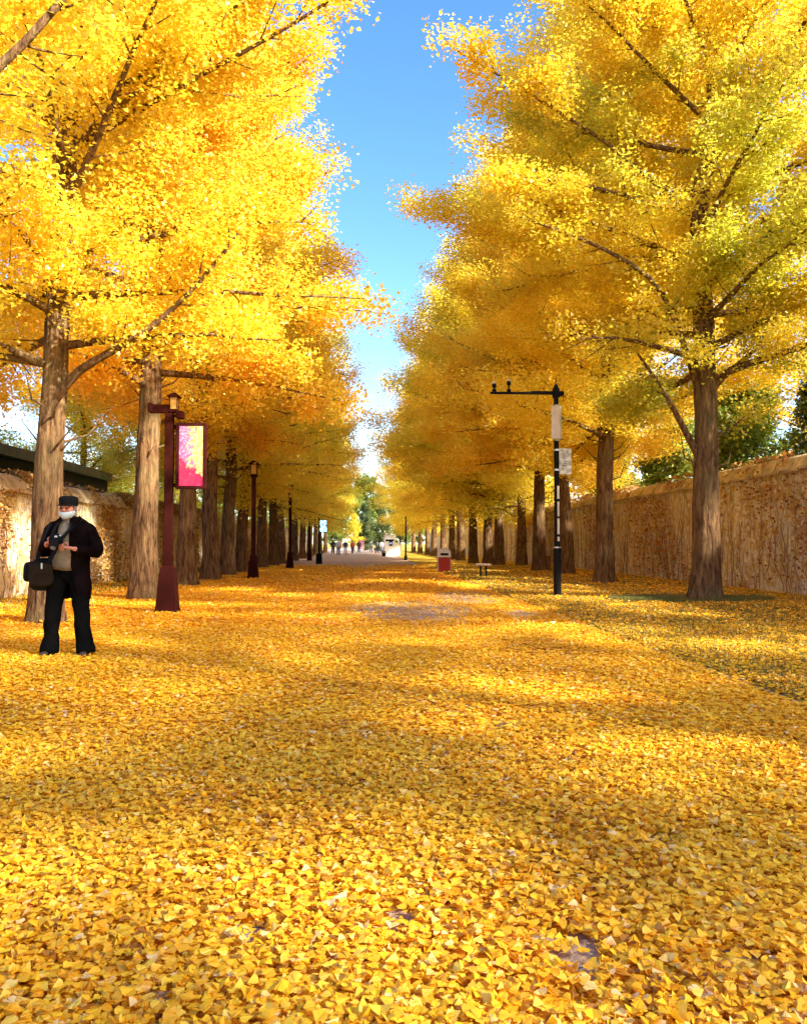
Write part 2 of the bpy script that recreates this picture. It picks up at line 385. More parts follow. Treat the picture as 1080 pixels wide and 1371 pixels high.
off = 0; VV = []; FF = []; RR = []
for V, F, r in parts: VV.append(V); FF.append(F + off); RR.append(r); off += len(V)
o = link('fallen_leaves', mesh_np('fallen_leaves_far', np.vstack(VV), [np.vstack(FF)], M_leaf_litter, np.concatenate(RR)))
tag(o, 'thinner golden leaf carpet farther down the avenue around the posts and trunks', 'fallen leaves', kind='stuff')
# grass tufts on the right verge
rs = np.random.RandomState(8)
def blades(n, xf, yf, hmin, hmax, seed):
    rs = np.random.RandomState(seed); x = xf(rs, n); y = yf(rs, n)
    h = hmin + (hmax - hmin) * rs.rand(n); a = rs.rand(n) * 6.28; wdt = .004 + .0005 * y
    lean = rs.randn(n, 2) * .35
    b = np.stack([x, y, np.full(n, .03)], -1); d = np.stack([np.cos(a), np.sin(a), a * 0], -1) * wdt[:, None]
    tip = b + np.stack([lean[:, 0] * h, lean[:, 1] * h, h], -1)
    V = np.stack([b - d, b + d, tip], 1).reshape(-1, 3); F = np.arange(3 * n).reshape(-1, 3)
    return V, F, rs.rand(n)
V1 = blades(150000, lambda r, n: 3.42 + 6.7 * r.rand(n) ** 1.0, lambda r, n: 4.5 + 40 * r.rand(n) ** 1.5, .02, .085, 5)
def _disc(seed, n):
    q = np.random.RandomState(seed); a = q.rand(n) * 6.283; d = np.sqrt(q.rand(n)); return 7.05 + 1.75 * d * np.cos(a), 17.1 + 1.0 * d * np.sin(a)
V2 = blades(26000, lambda r, n: _disc(77, n)[0], lambda r, n: _disc(77, n)[1], .05, .11, 6)
def patch():
    rr_ = np.linspace(0, 1, 7); th = np.linspace(0, 2 * np.pi, 41)[:-1]; k = .93 + .12 * vnoise(th * 2.0, th * 0 + 2, 12)
    X = 7.05 + 1.75 * rr_[:, None] * np.cos(th)[None] * k; Y = 17.1 + 1.0 * rr_[:, None] * np.sin(th)[None] * k
    Z = .035 + .05 * (fbm(X * .5, Y * .5, 1) - .5) + .008; V = np.stack([X, Y, Z], -1).reshape(-1, 3)
    i = np.arange(6)[:, None] * 40; j = np.arange(40)[None]; Q = np.stack([i + j, i + 40 + j, i + 40 + (j + 1) % 40, i + (j + 1) % 40], -1).reshape(-1, 4)
    tag(link('grass_patch', mesh_np('grass_patch', V, [Q], plain('dark_turf', (.035, .055, .014), .95, 0, .4, 20))), kind='structure')
patch()
V3 = blades(9000, lambda r, n: -8 + 1.6 * r.rand(n) ** 1.5, lambda r, n: 14 + 50 * r.rand(n), .03, .12, 7)
off = len(V1[0])
me = mesh_np('grass', np.vstack([V1[0], V2[0], V3[0]]), [np.vstack([V1[1], V2[1] + off, V3[1] + off + len(V2[0])])], M_grass, np.concatenate([V1[2], V2[2], V3[2]]))
tag(link('grass', me), 'short olive green grass poking up through fallen leaves on the verges', 'grass', kind='stuff')

# ------------------------------------------------------------------ trees
def smooth_path(W, n):
    W = np.asarray(W, float); d = np.r_[0, np.cumsum(np.linalg.norm(np.diff(W, axis=0), axis=1))]
    t = np.linspace(0, d[-1], n)
    P = np.stack([np.interp(t, d, W[:, k]) for k in range(3)], -1)
    for _ in range(2): P[1:-1] = .25 * P[:-2] + .5 * P[1:-1] + .25 * P[2:]
    return P
def make_tree(seed, H=17, r0=.30, cb=3.6, Rc=4.7, nleaf=100000, lsize=.1, leafmat=None, limbs=(), sides=28, shape='ginkgo', step=.25, trunk_rows=60, lean=(0, 0), avoid=None, zs=.17):
    rs = np.random.RandomState(seed); g = Geo()
    n = trunk_rows; z = np.concatenate([np.linspace(-.15, 1.2, 12), np.linspace(1.3, H, n - 12)])
    wx = (fbm(z * .25, z * 0 + seed, seed) - .5) * .5 * np.clip(z / 6, 0, 1.5) + lean[0] * z
    wy = (fbm(z * .25, z * 0 + seed + 9, seed + 3) - .5) * .5 * np.clip(z / 6, 0, 1.5) + lean[1] * z
    P = np.stack([wx, wy, z], -1)
    zz = np.clip(z / H, 0, 1); r = r0 * (1 - zz) ** .8 * (1 - .12 * np.clip(z / 3, 0, 1)) + .012 + r0 * .32 * np.exp(-np.clip(z, 0, 9) / .28)
    g.tube(P, r, sides, ridge=.13, seed=seed)
    def at(h): return np.array([np.interp(h, z, wx), np.interp(h, z, wy), h])
    anchors = []; wts = []
    def side_shoots(Pp, r_start, t0=.15, dens=1.0):
        L = np.linalg.norm(np.diff(Pp, axis=0), axis=1).sum(); m = max(2, int(L / .38 * dens))
        for t in t0 + (1 - t0) * (np.arange(m) + rs.rand(m)) / m:
            k = t * (len(Pp) - 1); i = int(min(k, len(Pp) - 2)); p = Pp[i] + (Pp[i + 1] - Pp[i]) * (k - i)
            d = Pp[i + 1] - Pp[i]; d /= np.linalg.norm(d) + 1e-9
            side = np.cross(d, [0, 0, 1.]); side /= np.linalg.norm(side) + 1e-9
            sgn = 1 if rs.rand() < .5 else -1
            dd = d * .55 + side * sgn * (.5 + .5 * rs.rand()) + np.array([0, 0, rs.randn() * .35 + .05]); dd /= np.linalg.norm(dd)
            l = (.35 + .42 * (1 - t) * min(L, 4) * .6 + .35 * rs.rand())
            q = 5; tt = np.linspace(0, 1, q)[:, None]
            S = p + dd * l * tt + np.array([0, 0, .12 * l]) * tt ** 2 + rs.randn(3) * .05 * tt
            g.tube(S, np.linspace(.016, .004, q) * (1 if r_start > .03 else .8), 4, cap=False)
            m2 = 7; u = rs.rand(m2); anchors.append(S[0] + (S[-1] - S[0]) * (.15 + .9 * u[:, None])); wts.append(np.full(m2, l))
    h = cb; az = rs.rand() * 6.28
    while h < H - .25:
        t = (h - cb) / (H - cb)
        if shape == 'ginkgo':
            prof = min(1, .80 + 1.2 * t) * (1 - t ** 2.3) ** .85 + .05; el = R(8 + 42 * t + rs.randn() * 9)
        elif shape == 'conifer':
            prof = (1 - t) ** .9 + .04; el = R(-8 + 20 * t + rs.randn() * 5)
        else:
            prof = math.sqrt(max(0.02, 1 - (2 * t - .85) ** 2 * .8)); el = R(15 + 50 * t + rs.randn() * 12)
        L = Rc * prof * (.78 + .34 * rs.rand()); az += 2.4 + rs.randn() * .35
        if avoid and h < avoid and math.cos(az) < -.2: h += .15; continue
        d = np.array([math.cos(az) * math.cos(el), math.sin(az) * math.cos(el), math.sin(el)])
        q = 8; tt = np.linspace(0, 1, q)[:, None]; p0 = at(h)
        B = p0 + d * L * tt + np.array([0, 0, 1.]) * (.10 * L * tt ** 2 - (.22 * L * tt if t < .25 else 0) * tt) + np.cumsum(rs.randn(q, 3) * .045 * L / 4, 0) * tt
        rb = min(np.interp(h, z, r) * .42, .015 + .017 * L)
        g.tube(B, np.linspace(rb, .008, q), 6, cap=False)
        side_shoots(B, rb, .12)
        anchors.append(B[3:]); wts.append(np.full(len(B) - 3, .7))
        h += step * (.6 + .8 * rs.rand()) * (1 if t < .7 else .8)
    for (W, rad) in limbs:
        Pl = smooth_path(W, 14); g.tube(Pl, np.linspace(rad, rad * .28, 14), 10, cap=False, ridge=.08, seed=seed + 1)
        side_shoots(Pl, rad, .3, .8)
    for k in range(10):      # bare twigs and stubs low on the trunk
        a = rs.rand() * 6.28; hh = 2.6 + rs.rand() * (cb + 1 - 2.6); p0 = at(hh); l = .25 + .7 * rs.rand()
        g.tube(np.array([p0, p0 + np.array([math.cos(a), math.sin(a), .35]) * l * .6, p0 + np.array([math.cos(a + .3), math.sin(a + .3), .75]) * l]), [.03, .018, .006], 5, cap=False)
    if shape == 'ginkgo':
        hz_ = cb + .9 + (H - cb - 1.2) * rs.rand(260); anchors.append(np.stack([np.interp(hz_, z, wx), np.interp(hz_, z, wy), hz_], -1) + rs.randn(260, 3) * .34); wts.append(np.full(260, 1.1))
    A = np.vstack(anchors); wt = np.concatenate(wts); wt = wt / wt.sum()
    clump = .65 + .7 * (fbm(A[:, 0] * .8 + A[:, 1] * .37 + 50, A[:, 2] * .8 + A[:, 1] * .6 + 50, seed + 20, 2) > .46)
    wt = wt * clump; wt /= wt.sum()
    if avoid: wt = wt * ~((A[:, 0] < -1.5) & (A[:, 2] < avoid + .3)); wt /= wt.sum()
    idx = rs.choice(len(A), nleaf, p=wt)
    off = np.clip(rs.randn(nleaf, 3), -1.7, 1.7) * np.array([.16 + .3 * zs, .16 + .3 * zs, zs]) + np.array([0, 0, -.03])
    Pp = A[idx] + off
    tilt = 1.0
    V, F, rr = scatter(Pp, lsize * (.7 + .6 * rs.rand(nleaf)), rs, tilt)
    # colour varies shoot by shoot more than leaf by leaf
    ar = rs.rand(len(A)); rr = np.clip(.55 * ar[idx] + .45 * rr, 0, 1)
    tm = mesh_mixed(g, 'trunk'); cm = mesh_np('crown', V, [F], leafmat or M_leaf, rr)
    return tm, cm
def mesh_mixed(g, name): return g.mesh(name, M_bark, smooth=True)
def place_tree(name, meshes, loc, rz, sc, label, cat='ginkgo tree', group=None, hz=1.0):
    e = empty(name, loc, rz); e.scale = (sc, sc, sc * hz)
    tag(e, label, cat, group)
    link('trunk', meshes[0], e); link('crown', meshes[1], e)
    return e
#TREES
L1 = make_tree(11, 19.5, .235, 4.1, 4.7, 290000, .067, limbs=[
    ([(.1, 0, 3.55), (.35, -.1, 3.95), (.9, -.3, 4.15), (1.64, -.5, 4.5), (2.46, -.7, 5.2), (3.05, -.8, 5.95)], .075),
    ([(-.2, .1, 5.2), (.1, -.25, 5.5), (.8, -.5, 5.75), (1.5, -.8, 6.2)], .06),
    ([(.1, 0, 7.2), (.6, -.2, 7.8), (1.4, -.4, 8.3), (2.3, -.6, 9.1)], .06),
    ([(0, 0, 7.4), (2, -.1, 8.6), (3.8, -.2, 9.6), (5.0, -.3, 10.4)], .06),
    ([(-.1, 0, 4.1), (-.6, -.2, 4.3), (-1.2, -.3, 4.75)], .07)], sides=44)
R1 = make_tree(12, 19.5, .30, 4.6, 5.0, 320000, .070, M_leaf_green, limbs=[
    ([(-.1, 0, 3.1), (-.45, -.2, 3.6), (-1.0, -.4, 4.45), (-1.65, -.5, 5.3)], .085),
    ([(-.1, 0, 4.6), (-.7, -.4, 5.9), (-1.15, -.6, 6.7), (-2.4, -.8, 7.3), (-4.1, -1.0, 7.8)], .075),
    ([(.1, 0, 4.4), (.5, -.2, 4.9), (1.0, -.3, 5.3), (1.5, -.3, 6.0)], .07),
    ([(.1, 0, 3.4), (.6, .1, 3.7), (1.3, .2, 4.1)], .045),
    ([(0, 0, 8.2), (-2.2, -.3, 9.8), (-4, -.4, 10.8), (-5.4, -.4, 11.6)], .06)], sides=44, lean=(.015, 0), avoid=4.9)
N1 = make_tree(13, 19.0, .28, 4.3, 4.6, 220000, .076, zs=.24, sides=36)
N2 = make_tree(14, 20.0, .29, 4.4, 4.7, 220000, .076, M_leaf_lemon, zs=.24, sides=36, lean=(-.01, .01))
F1 = make_tree(15, 18.5, .28, 3.4, 4.9, 105000, .100, M_leaf_lemon, sides=20, step=.33, trunk_rows=40, zs=.34)
F2 = make_tree(16, 20.0, .29, 3.6, 4.9, 105000, .100, M_leaf_lemon, sides=20, step=.33, trunk_rows=40, zs=.34)
F3 = make_tree(17, 18.0, .27, 3.2, 4.9, 105000, .100, M_leaf_lemon, sides=20, step=.33, trunk_rows=40, zs=.34)
T1 = make_tree(21, 17.0, .26, 3.6, 5.2, 19000, .11, sides=14, step=.36, trunk_rows=30)  # sparse crowns shaped to let dappled sun through to the ground
T2 = make_tree(22, 18.5, .26, 3.6, 5.2, 19000, .11, sides=14, step=.36, trunk_rows=30)
T3 = make_tree(23, 17.5, .26, 3.6, 5.0, 27000, .11, sides=14, step=.36, trunk_rows=30)
OVER = make_tree(18, 15.0, .27, 6.5, 3.0, 50000, .075, limbs=[([(.1, 0, 4.0), (1.4, 0, 4.75), (2.6, 0, 5.2), (3.55, 0, 5.85), (4.25, 0, 6.7), (4.9, .1, 7.9)], .085)])
LG = 'ginkgo trees in the left row'; RG = 'ginkgo trees in the right row'
left = [
 (L1, -4.94, 12.95, 0, 1.0, 'nearest left ginkgo, its trunk standing right behind the photographer'),
 (N1, -4.88, 18.35, 1.0, 1.06, 'thick straight ginkgo trunk just left of the dark red lamp post'),
 (N2, -5.15, 24.06, 2.2, .98, 'slim ginkgo seen below the lit screen of the red lamp post'),
 (N1, -5.17, 27.94, 3.6, 1.05, 'fourth ginkgo of the left row, right of the lit screen, sunlit patch at mid trunk'),
 (F1, -5.23, 31.79, .6, 1.0, 'fifth ginkgo of the left row, broad brown trunk left of the second lamp post'),
 (F2, -5.15, 35.0, 2.9, .92, 'sixth ginkgo of the left row, dark slim trunk touching the second lamp post'),
 (F3, -5.1, 41.5, 4.0, 1.0, 'seventh ginkgo of the left row, first trunk right of the second lamp post'),
 (F1, -5.0, 45.8, 5.1, .98, 'eighth ginkgo of the left row, between the second and third lamp posts'),
 (F2, -5.1, 51.0, .2, 1.0, 'ninth ginkgo of the left row, just left of the third lamp post'),
 (F3, -5.0, 60.0, 1.5, 1.0, 'tenth ginkgo of the left row, first trunk right of the third lamp post'),
 (F1, -5.0, 68.0, 2.4, 1.0, 'eleventh ginkgo of the left row, left of the lamp with the blue screen'),
 (F2, -5.0, 77.0, 3.3, .97, 'twelfth ginkgo of the left row, behind the lamp with the blue screen'),
 (F3, -5.0, 87.0, 4.4, 1.05, 'thirteenth ginkgo of the left row, small against the avenue end'),
 (F1, -5.1, 98.0, 5.5, 1.0, 'fourteenth ginkgo of the left row, small against the avenue end'),
 (F2, -5.1, 112.0, 0.9, 1.0, 'last ginkgo of the left row at the avenue end'),
]
for mset, x, y, rz, sc, lab in left: place_tree('ginkgo_tree', mset, (x, y, 0), rz, sc, lab, group=LG)
right = [
 (R1, 7.23, 16.75, 0, 1.0, 'nearest right ginkgo with flared trunk in a dark green grass patch'),
 (N2, 7.38, 24.28, 1.9, 1.0, 'second ginkgo of the right row, reddish trunk between the camera pole and the nearest trunk'),
 (N1, 8.12, 31.86, 4.3, 1.0, 'third right ginkgo, trunk directly behind the black camera pole and its white plate'),
 (N2, 7.79, 35.27, .7, 1.0, 'fourth right ginkgo, dark trunk left of the camera pole with a stump at its foot'),
 (F1, 8.59, 43.27, 2.3, 1.0, 'fifth right ginkgo, grey brown trunk set back near the wall'),
 (F3, 7.62, 44.77, 3.1, 1.05, 'sixth right ginkgo, wide dark trunk behind the small bench'),
 (F2, 7.35, 47.0, 4.4, 1.0, 'seventh right ginkgo, slim trunk pressed to the left side of the one behind the bench'),
 (F1, 6.9, 50.0, 5.0, 1.0, 'eighth right ginkgo, leaning dark trunk between the bin and the bench'),
 (F2, 7.1, 58.0, .4, 1.0, 'ninth right ginkgo, greenish thin trunk just right of the red bin'),
 (F3, 7.0, 63.0, 1.2, 1.0, 'tenth right ginkgo, thin trunk just above the red bin'),
 (F1, 7.1, 71.0, 2.6, 1.0, 'eleventh right ginkgo, thin trunk left of the red bin top'),
 (F2, 7.1, 80.0, 3.5, 1.0, 'twelfth right ginkgo in the dark bunch of trunks left of the bin'),
 (F3, 7.1, 88.0, 4.6, 1.0, 'thirteenth right ginkgo in the dark bunch of trunks left of the bin'),
 (F1, 7.1, 99.0, 5.8, 1.0, 'fourteenth right ginkgo at the left edge of the dark bunch of trunks'),
 (F2, 7.1, 112.0, 1.7, 1.0, 'last ginkgo of the right row behind the white kiosk'),
]
for mset, x, y, rz, sc, lab in right:
    e = place_tree('ginkgo_tree', mset, (x, y, 0), rz, sc, lab, group=RG)
    if y > 20:
        e.scale = (sc * 1.24, sc * 1.24, sc * .98)
        for c_ in e.children:
            if c_.name.startswith('trunk'): c_.scale = (.82, .82, 1)
# beside the camera: one reaches a limb into the top left corner, the unseen others are added to shade the near road
place_tree('ginkgo_tree', OVER, (-7.2, 8.0, 0), 0, 1.0, 'ginkgo whose thick dark limb crosses the top left corner', group=LG)
G4 = 'shade ginkgos added beyond the right wall'  # row added to block and dapple the sun from the right
for k, (m_, x, y, rz, sc) in enumerate([(T1, 14.4, -27, .4, .9), (T2, 14.4, -20, .4, .9), (T1, 14.4, -13, .4, .9), (T2, 14.0, -6.5, 2., .85), (T1, 14.4, 0, 1.4, .9), (T2, 14.0, 6, 3., .9), (T1, 14.3, 12.0, 4., .85), (T2, 15.2, 18, 5.0, .8), (T1, 15.0, 25.5, 1.0, .72), (T2, 15.2, 34.0, 1.0, .65), (T1, 15.5, 43.0, 3.0, .7), (T2, 15.0, 54.0, 5.0, .7), (T1, 9.8, 7.6, 1, .75), (T3, 8.3, 0.6, 2.0, .85), (T1, 7.8, -6.5, 3.0, .9), (T2, 7.6, -13.5, 4.0, .9), (T1, 7.6, -21, 4.6, .9)]):
    vis = y > 17
    place_tree('ginkgo_tree', m_, (x, y, 0), rz, sc, 'golden ginkgo added for shade beyond the right wall, ' + {18: 'behind the dark conifers at the right picture edge', 25.5: 'between the nearest and second right trunks', 34.0: 'level with the camera pole', 43.0: 'level with the bench', 54.0: 'level with the red litter bin'}[y] if vis else 'unseen ginkgo added outside the right picture edge to shade the near leaf carpet', group=G4 if vis else 'unseen shade ginkgos beside and behind the camera')
G5 = 'ginkgos beyond the left wall'
for k, (m_, x, y, rz, sc) in enumerate([(F2, -17.0, 30.0, 1.0, .8), (F3, -15.0, 44.0, 3.0, .9), (F1, -15.5, 60.0, 3.0, .9)]):
    place_tree('ginkgo_tree', m_, (x, y, 0), rz, sc, 'golden ginkgo behind the low roof, ' + ('just right of the nearest left trunk', 'left of the lit screen post', 'past the far end of the roof')[k], group=G5)
# green trees
C1 = make_tree(31, 9.5, .16, 1.2, 2.4, 38000, .13, M_needle, sides=10, shape='conifer', step=.2, trunk_rows=24)
B1 = make_tree(32, 6.5, .14, 1.2, 2.3, 24000, .15, M_green_leaf, sides=10, shape='bush', step=.2, trunk_rows=24)
for (x, y, sc, lab) in [(12.6, 18.6, .62, 'dark conifer behind the right wall at the right picture edge'), (13.2, 22.5, .66, 'dark conifer behind the right wall just right of the nearest right trunk'), (13.6, 27.0, .62, 'dark conifer behind the right wall, half hidden by the nearest right trunk')]:
    place_tree('conifer_tree', C1, (x, y, 0), x, sc, lab, 'conifer tree', 'conifers behind the right wall')
for (x, y, sc, lab) in [(12.5, 25.5, .88, 'bright green bushy tree behind the wall left of the nearest right trunk'), (13.0, 32.5, .85, 'green bushy tree behind the wall right of the second right trunk'), (12.6, 40, .8, 'green bushy tree behind the wall between the camera pole and second trunk')]:
    place_tree('bushy_tree', B1, (x, y, 0), x, sc, lab, 'bushy tree', 'green trees behind the right wall')
for (m_, nm, x, y, sc, lab, cat) in [(C1, 'conifer_tree', .6, 150, .95, 'tall green conifer closing the middle of the avenue end', 'conifer tree'), (C1, 'conifer_tree', 3.4, 135, .75, 'dark conifer behind the white kiosk', 'conifer tree'),
        (B1, 'bushy_tree', -5.2, 140, 1.0, 'rounded green tree left of the central conifer at the avenue end', 'bushy tree'), (B1, 'bushy_tree', 6.0, 128, 1.2, 'dark green bushy tree right of the white kiosk', 'bushy tree'), (B1, 'bushy_tree', 12, 150, 1.5, 'green bushy tree behind the dark bunch of trunks', 'bushy tree'), (B1, 'bushy_tree', -12, 150, 1.5, 'green bushy tree far left at the avenue end', 'bushy tree')]:
    place_tree(nm, m_, (x, y, 0), x, sc, lab, cat)
place_tree('ginkgo_tree', F3, (-1.3, 128, 0), 2.0, .33, 'small bright yellow tree on the avenue centre line before the conifer')
rs = np.random.RandomState(5)
for k in range(16):
    x = -75 + k * 10 + rs.randn() * 2
    place_tree('bushy_tree', B1 if k % 3 else F2, (x, 200 + rs.rand() * 25, 0), k, 2.6 if k % 3 else .9, 'tree of the distant belt that closes the far end of the avenue', 'bushy tree', 'distant belt of trees')

# ------------------------------------------------------------------ walls, coping, vines
def wall(name, x, side, y0, y1, h, label):
    """side=+1: road-facing face looks toward -X (wall on the right)"""
    e = empty(name, (x, 0, 0)); tag(e, label, 'stone wall')
    ny = 420; nz = 16
    ys = np.linspace(y0, y1, ny); zs = np.linspace(-.15, h, nz)
    Y, Z = np.meshgrid(ys, zs)
    D = .09 * (fbm(Y * .9, Z * .8 + 7, 300) - .5) + .05 * (fbm(Y * 4, Z * 1.2, 310) - .5)
    V = np.stack([-side * D, Y, Z], -1).reshape(-1, 3)
    i = np.arange(nz - 1)[:, None] * ny; j = np.arange(ny - 1)[None, :]
    Q = np.stack([i + j, i + j + 1, i + ny + j + 1, i + ny + j], -1).reshape(-1, 4)
    g = Geo(); g.add(V, Q); g.box((side * .33, (y0 + y1) / 2, h / 2 - .1), (.5, y1 - y0, h - .02))
    g.obj('wall_face', M_wall, e, smooth=True)
    # coping: small drip course then a rounded saddle of rendered stone in segments
    g = Geo(); prof = [(-.10, 0), (-.12, .07), (-.05, .09), (.02, .24), (.14, .38), (.30, .44), (.46, .38), (.62, .2), (.72, .06), (.72, 0)]
    L = 2.4; nseg = int((y1 - y0) / L); rs = np.random.RandomState(int(abs(x) * 10))
    for k in range(nseg):
        a = y0 + k * L + .015; b = a + L - .03; m_ = 6; dz = rs.randn() * .02; yy = np.linspace(a, b, m_)
        Vv = []
        for yv in yy:
            for (px, pz) in prof:
                jx = .03 * (vnoise(np.array([yv * 2.]), np.array([px * 6 + 20]), 44)[0] - .5)
                Vv.append((side * (px - .02) + jx, yv, h - .02 + pz * (1 + jx * 2) + dz))
        P = len(prof); Qq = [[r_ * P + c, r_ * P + c + 1, (r_ + 1) * P + c + 1, (r_ + 1) * P + c] for r_ in range(m_ - 1) for c in range(P - 1)]
        g.add(Vv, Qq)
    g.obj('coping', M_coping, e, smooth=False)
    return e
wall('stone_wall', 10.35, 1, 4.0, 128, 2.98, 'long vine stained stone wall with saddle coping along the right verge')
wall('stone_wall', -7.95, -1, 5.0, 128, 2.42, 'long vine covered stone wall below the low roof on the left')
def vines(x, side, y0, y1, h, nst, nlf, seed, label, topden):
    rs = np.random.RandomState(seed); e = None
    g = Geo()
    for k in range(nst):
        y = y0 + (y1 - y0) * rs.rand() ** 1.6; top = h * (.55 + .5 * rs.rand()); m_ = 9
        z = np.linspace(0 if rs.rand() < .7 else top * .3, top, m_)
        P = np.stack([np.full(m_, -side * (.05 + .03 * rs.rand())), y + np.cumsum(rs.randn(m_) * .10 + rs.randn() * .03), z], -1)
        g.tube(P, np.linspace(.006 + .016 * rs.rand() ** 2, .004, m_), 4, cap=False)
    for k in range(nst // 3):      # loops over the coping
        y = y0 + (y1 - y0) * rs.rand() ** 1.6; m_ = 8; t = np.linspace(0, 1, m_)
        P = np.stack([side * (-.14 + .5 * t), y + np.cumsum(rs.randn(m_) * .07), h - .05 + .50 * np.sin(t * 2.0) + rs.rand(m_) * .03], -1)
        g.tube(P, .007, 4, cap=False)
    e = g.obj('climbing_vine', M_stem, None, smooth=True, loc=(x, 0, 0))
    tag(e, label, 'climbing vine', kind='stuff')
    n = nlf // 2; y = y0 + (y1 - y0) * rs.rand(n) ** 1.5; z = h * rs.rand(n) ** .85 + .05
    dens = fbm(y * .55, z * .35, 400 + seed, 3); keep = rs.rand(n) < np.clip((dens - .46) * 5, .04, 1); y, z = y[keep], z[keep]; n = len(y)
    P = np.stack([-side * (.06 + .09 * rs.rand(n)), y, z], -1)
    nt_ = int(nlf * topden); y2 = y0 + (y1 - y0) * rs.rand(nt_) ** 1.5; d2 = fbm(y2 * .45, y2 * 0 + 3, 500 + seed, 3); k2 = rs.rand(nt_) < np.clip((d2 - .5) * 7, 0.02, 1); y2 = y2[k2]
    t = rs.rand(len(y2)); P2 = np.stack([side * (-.16 + .55 * t), y2, h + .02 + .46 * np.sin(t * 2.1) + .10 * rs.rand(len(y2))], -1)
    P = np.vstack([P, P2]); n = len(P)
    V, F, r = scatter(P, .05 + .06 * rs.rand(n), rs, 1.1)
    lf = link('leaves', mesh_np('vine_leaves', V, [F], M_vine_leaf, r), e)
vines(10.35, 1, 13, 95, 2.98, 340, 48000, 3, 'dry brown and orange creeper hanging down the right stone wall', .14)
vines(-7.95, -1, 13, 95, 2.42, 420, 110000, 4, 'dry reddish creeper tangled over the left stone wall and its coping', .45)
# low building beyond the left wall
e = empty('low_building', (-13.5, 0, 0)); tag(e, 'long low building with green grey roof edge behind the left wall', 'building')
g = Geo(); g.box((-2.0, 24.5, 1.9), (3.6, 36, 3.8)); g.obj('wall', M_bwall, e)
g = Geo()
for k in range(37): g.box((.0, 6.8 + k, 4.74), (.62, .985, .40), ry=0)
g.add([(-.31, 6, 4.94), (-.31, 43.3, 4.94), (-4.6, 43.3, 6.3), (-4.6, 6, 6.3), (-4.6, 6, 4.4), (-4.6, 43.3, 4.4)], [[0, 1, 2, 3], [3, 2, 5, 4]]); g.obj('roof', M_roof, e)
g = Geo(); g.box((-.2, 24.8, 4.23), (.5, 37, .60)); g.obj('fascia', M_fascia, e)
g = Geo(); g.box((-.1, 24.8, 3.2), (.10, 36.6, 1.3)); g.obj('dark_band', M_fascia, e)  # dark strip from below the fascia down to the coping
#PART2
# ------------------------------------------------------------------ street furniture
M_amber = None
def glass_mat(name, col, es):
    m, t, out = newmat(name); princ(t, out, col, .35, emis=col, es=es, spec=.5); return m
M_lantern = glass_mat('amber_lantern_glass', (.62, .34, .06), .0)
def screen_mat(name, blue=False):
    m, t, out = newmat(name); c = objco(t); n = noise(t, c, 9, 4, .7); n2 = noise(t, c, 26, 3, .7)
    sp = nd(t, 'ShaderNodeSeparateXYZ'); t.links.new(c, sp.inputs[0])
    if blue:
        col = ramp(t, n, [(.35, (.02, .12, .5)), (.5, (.12, .45, .8)), (.65, (.7, .85, .9))]); st = .9
    else:
        # blossom picture: magenta blooms low on the left, golden leaves and white sky to the right
        f = nd(t, 'ShaderNodeMath', operation='MULTIPLY_ADD', inp={0: sp.outputs[0], 1: 1.0, 2: n}).outputs[0]
        gold = ramp(t, n2, [(.32, (.70, .38, .03)), (.47, (.9, .68, .12)), (.66, (.98, .90, .6))])
        pink = ramp(t, n2, [(.35, (.30, .08, .30)), (.5, (.85, .16, .34)), (.64, (.98, .62, .70))])
        col = mixc(t, ramp(t, f, [(.44, (0,) * 3), (.56, (1,) * 3)]), pink, gold)
        q = nd(t, 'ShaderNodeMath', operation='MULTIPLY_ADD', inp={0: sp.outputs[2], 1: 1.6, 2: n}).outputs[0]
        q2 = nd(t, 'ShaderNodeMath', operation='MULTIPLY_ADD', inp={0: sp.outputs[0], 1: 1.2, 2: q}).outputs[0]
        hot = ramp(t, n2, [(.3, (.45, 0, .05)), (.6, (.85, .01, .10)), (.75, (.95, .25, .35))])
        col = mixc(t, ramp(t, q2, [(.12, (1,) * 3), (.2, (0,) * 3)]), col, hot); st = .22
    princ(t, out, (.02, .02, .02), .3, emis=col, es=st, spec=.2); return m
M_screen = screen_mat('blossom_screen'); M_bscreen = screen_mat('blue_screen', True)
def lamp_parts(e, mat, H=3.62, bw=.20, ls=1.0):
    g = Geo(); g.lathe([(0, 0), (bw * 1.42, 0), (bw * 1.42, .05), (bw * 1.28, .08), (bw * .98, .62), (bw * .80, .80), (.12, .86), (.0, .86)], sq=True); g.obj('base', mat, e, bevel=.006)
    g = Geo(); g.box((0, 0, (.86 + H) / 2), (.145, .145, H - .86)); g.box((0, 0, 1.0), (.17, .17, .05)); g.obj('pole', mat, e, bevel=.008)
    g = Geo(); c = (.0, 0, H)
    g.lathe([(0, .0), (.11, 0), (.18, .03), (.18, .10), (.06, .12), (0, .12)], c, sq=True)
    g.lathe([(0, .46), (.24, .46), (.25, .50), (.07, .60), (.0, .62)], c, sq=True)
    for sx in (-1, 1):
        for sy in (-1, 1): g.box((sx * .11, sy * .11, H + .29), (.02, .02, .34))
    l = g.obj('lantern', mat, e, bevel=.004); l.scale = (ls,) * 3; l.location = (0 if ls == 1 else .08, 0, H * (1 - ls))
    g = Geo(); g.lathe([(0, .12), (.125, .12), (.135, .46), (0, .46)], c, sq=True); g.obj('glass', M_lantern, l)
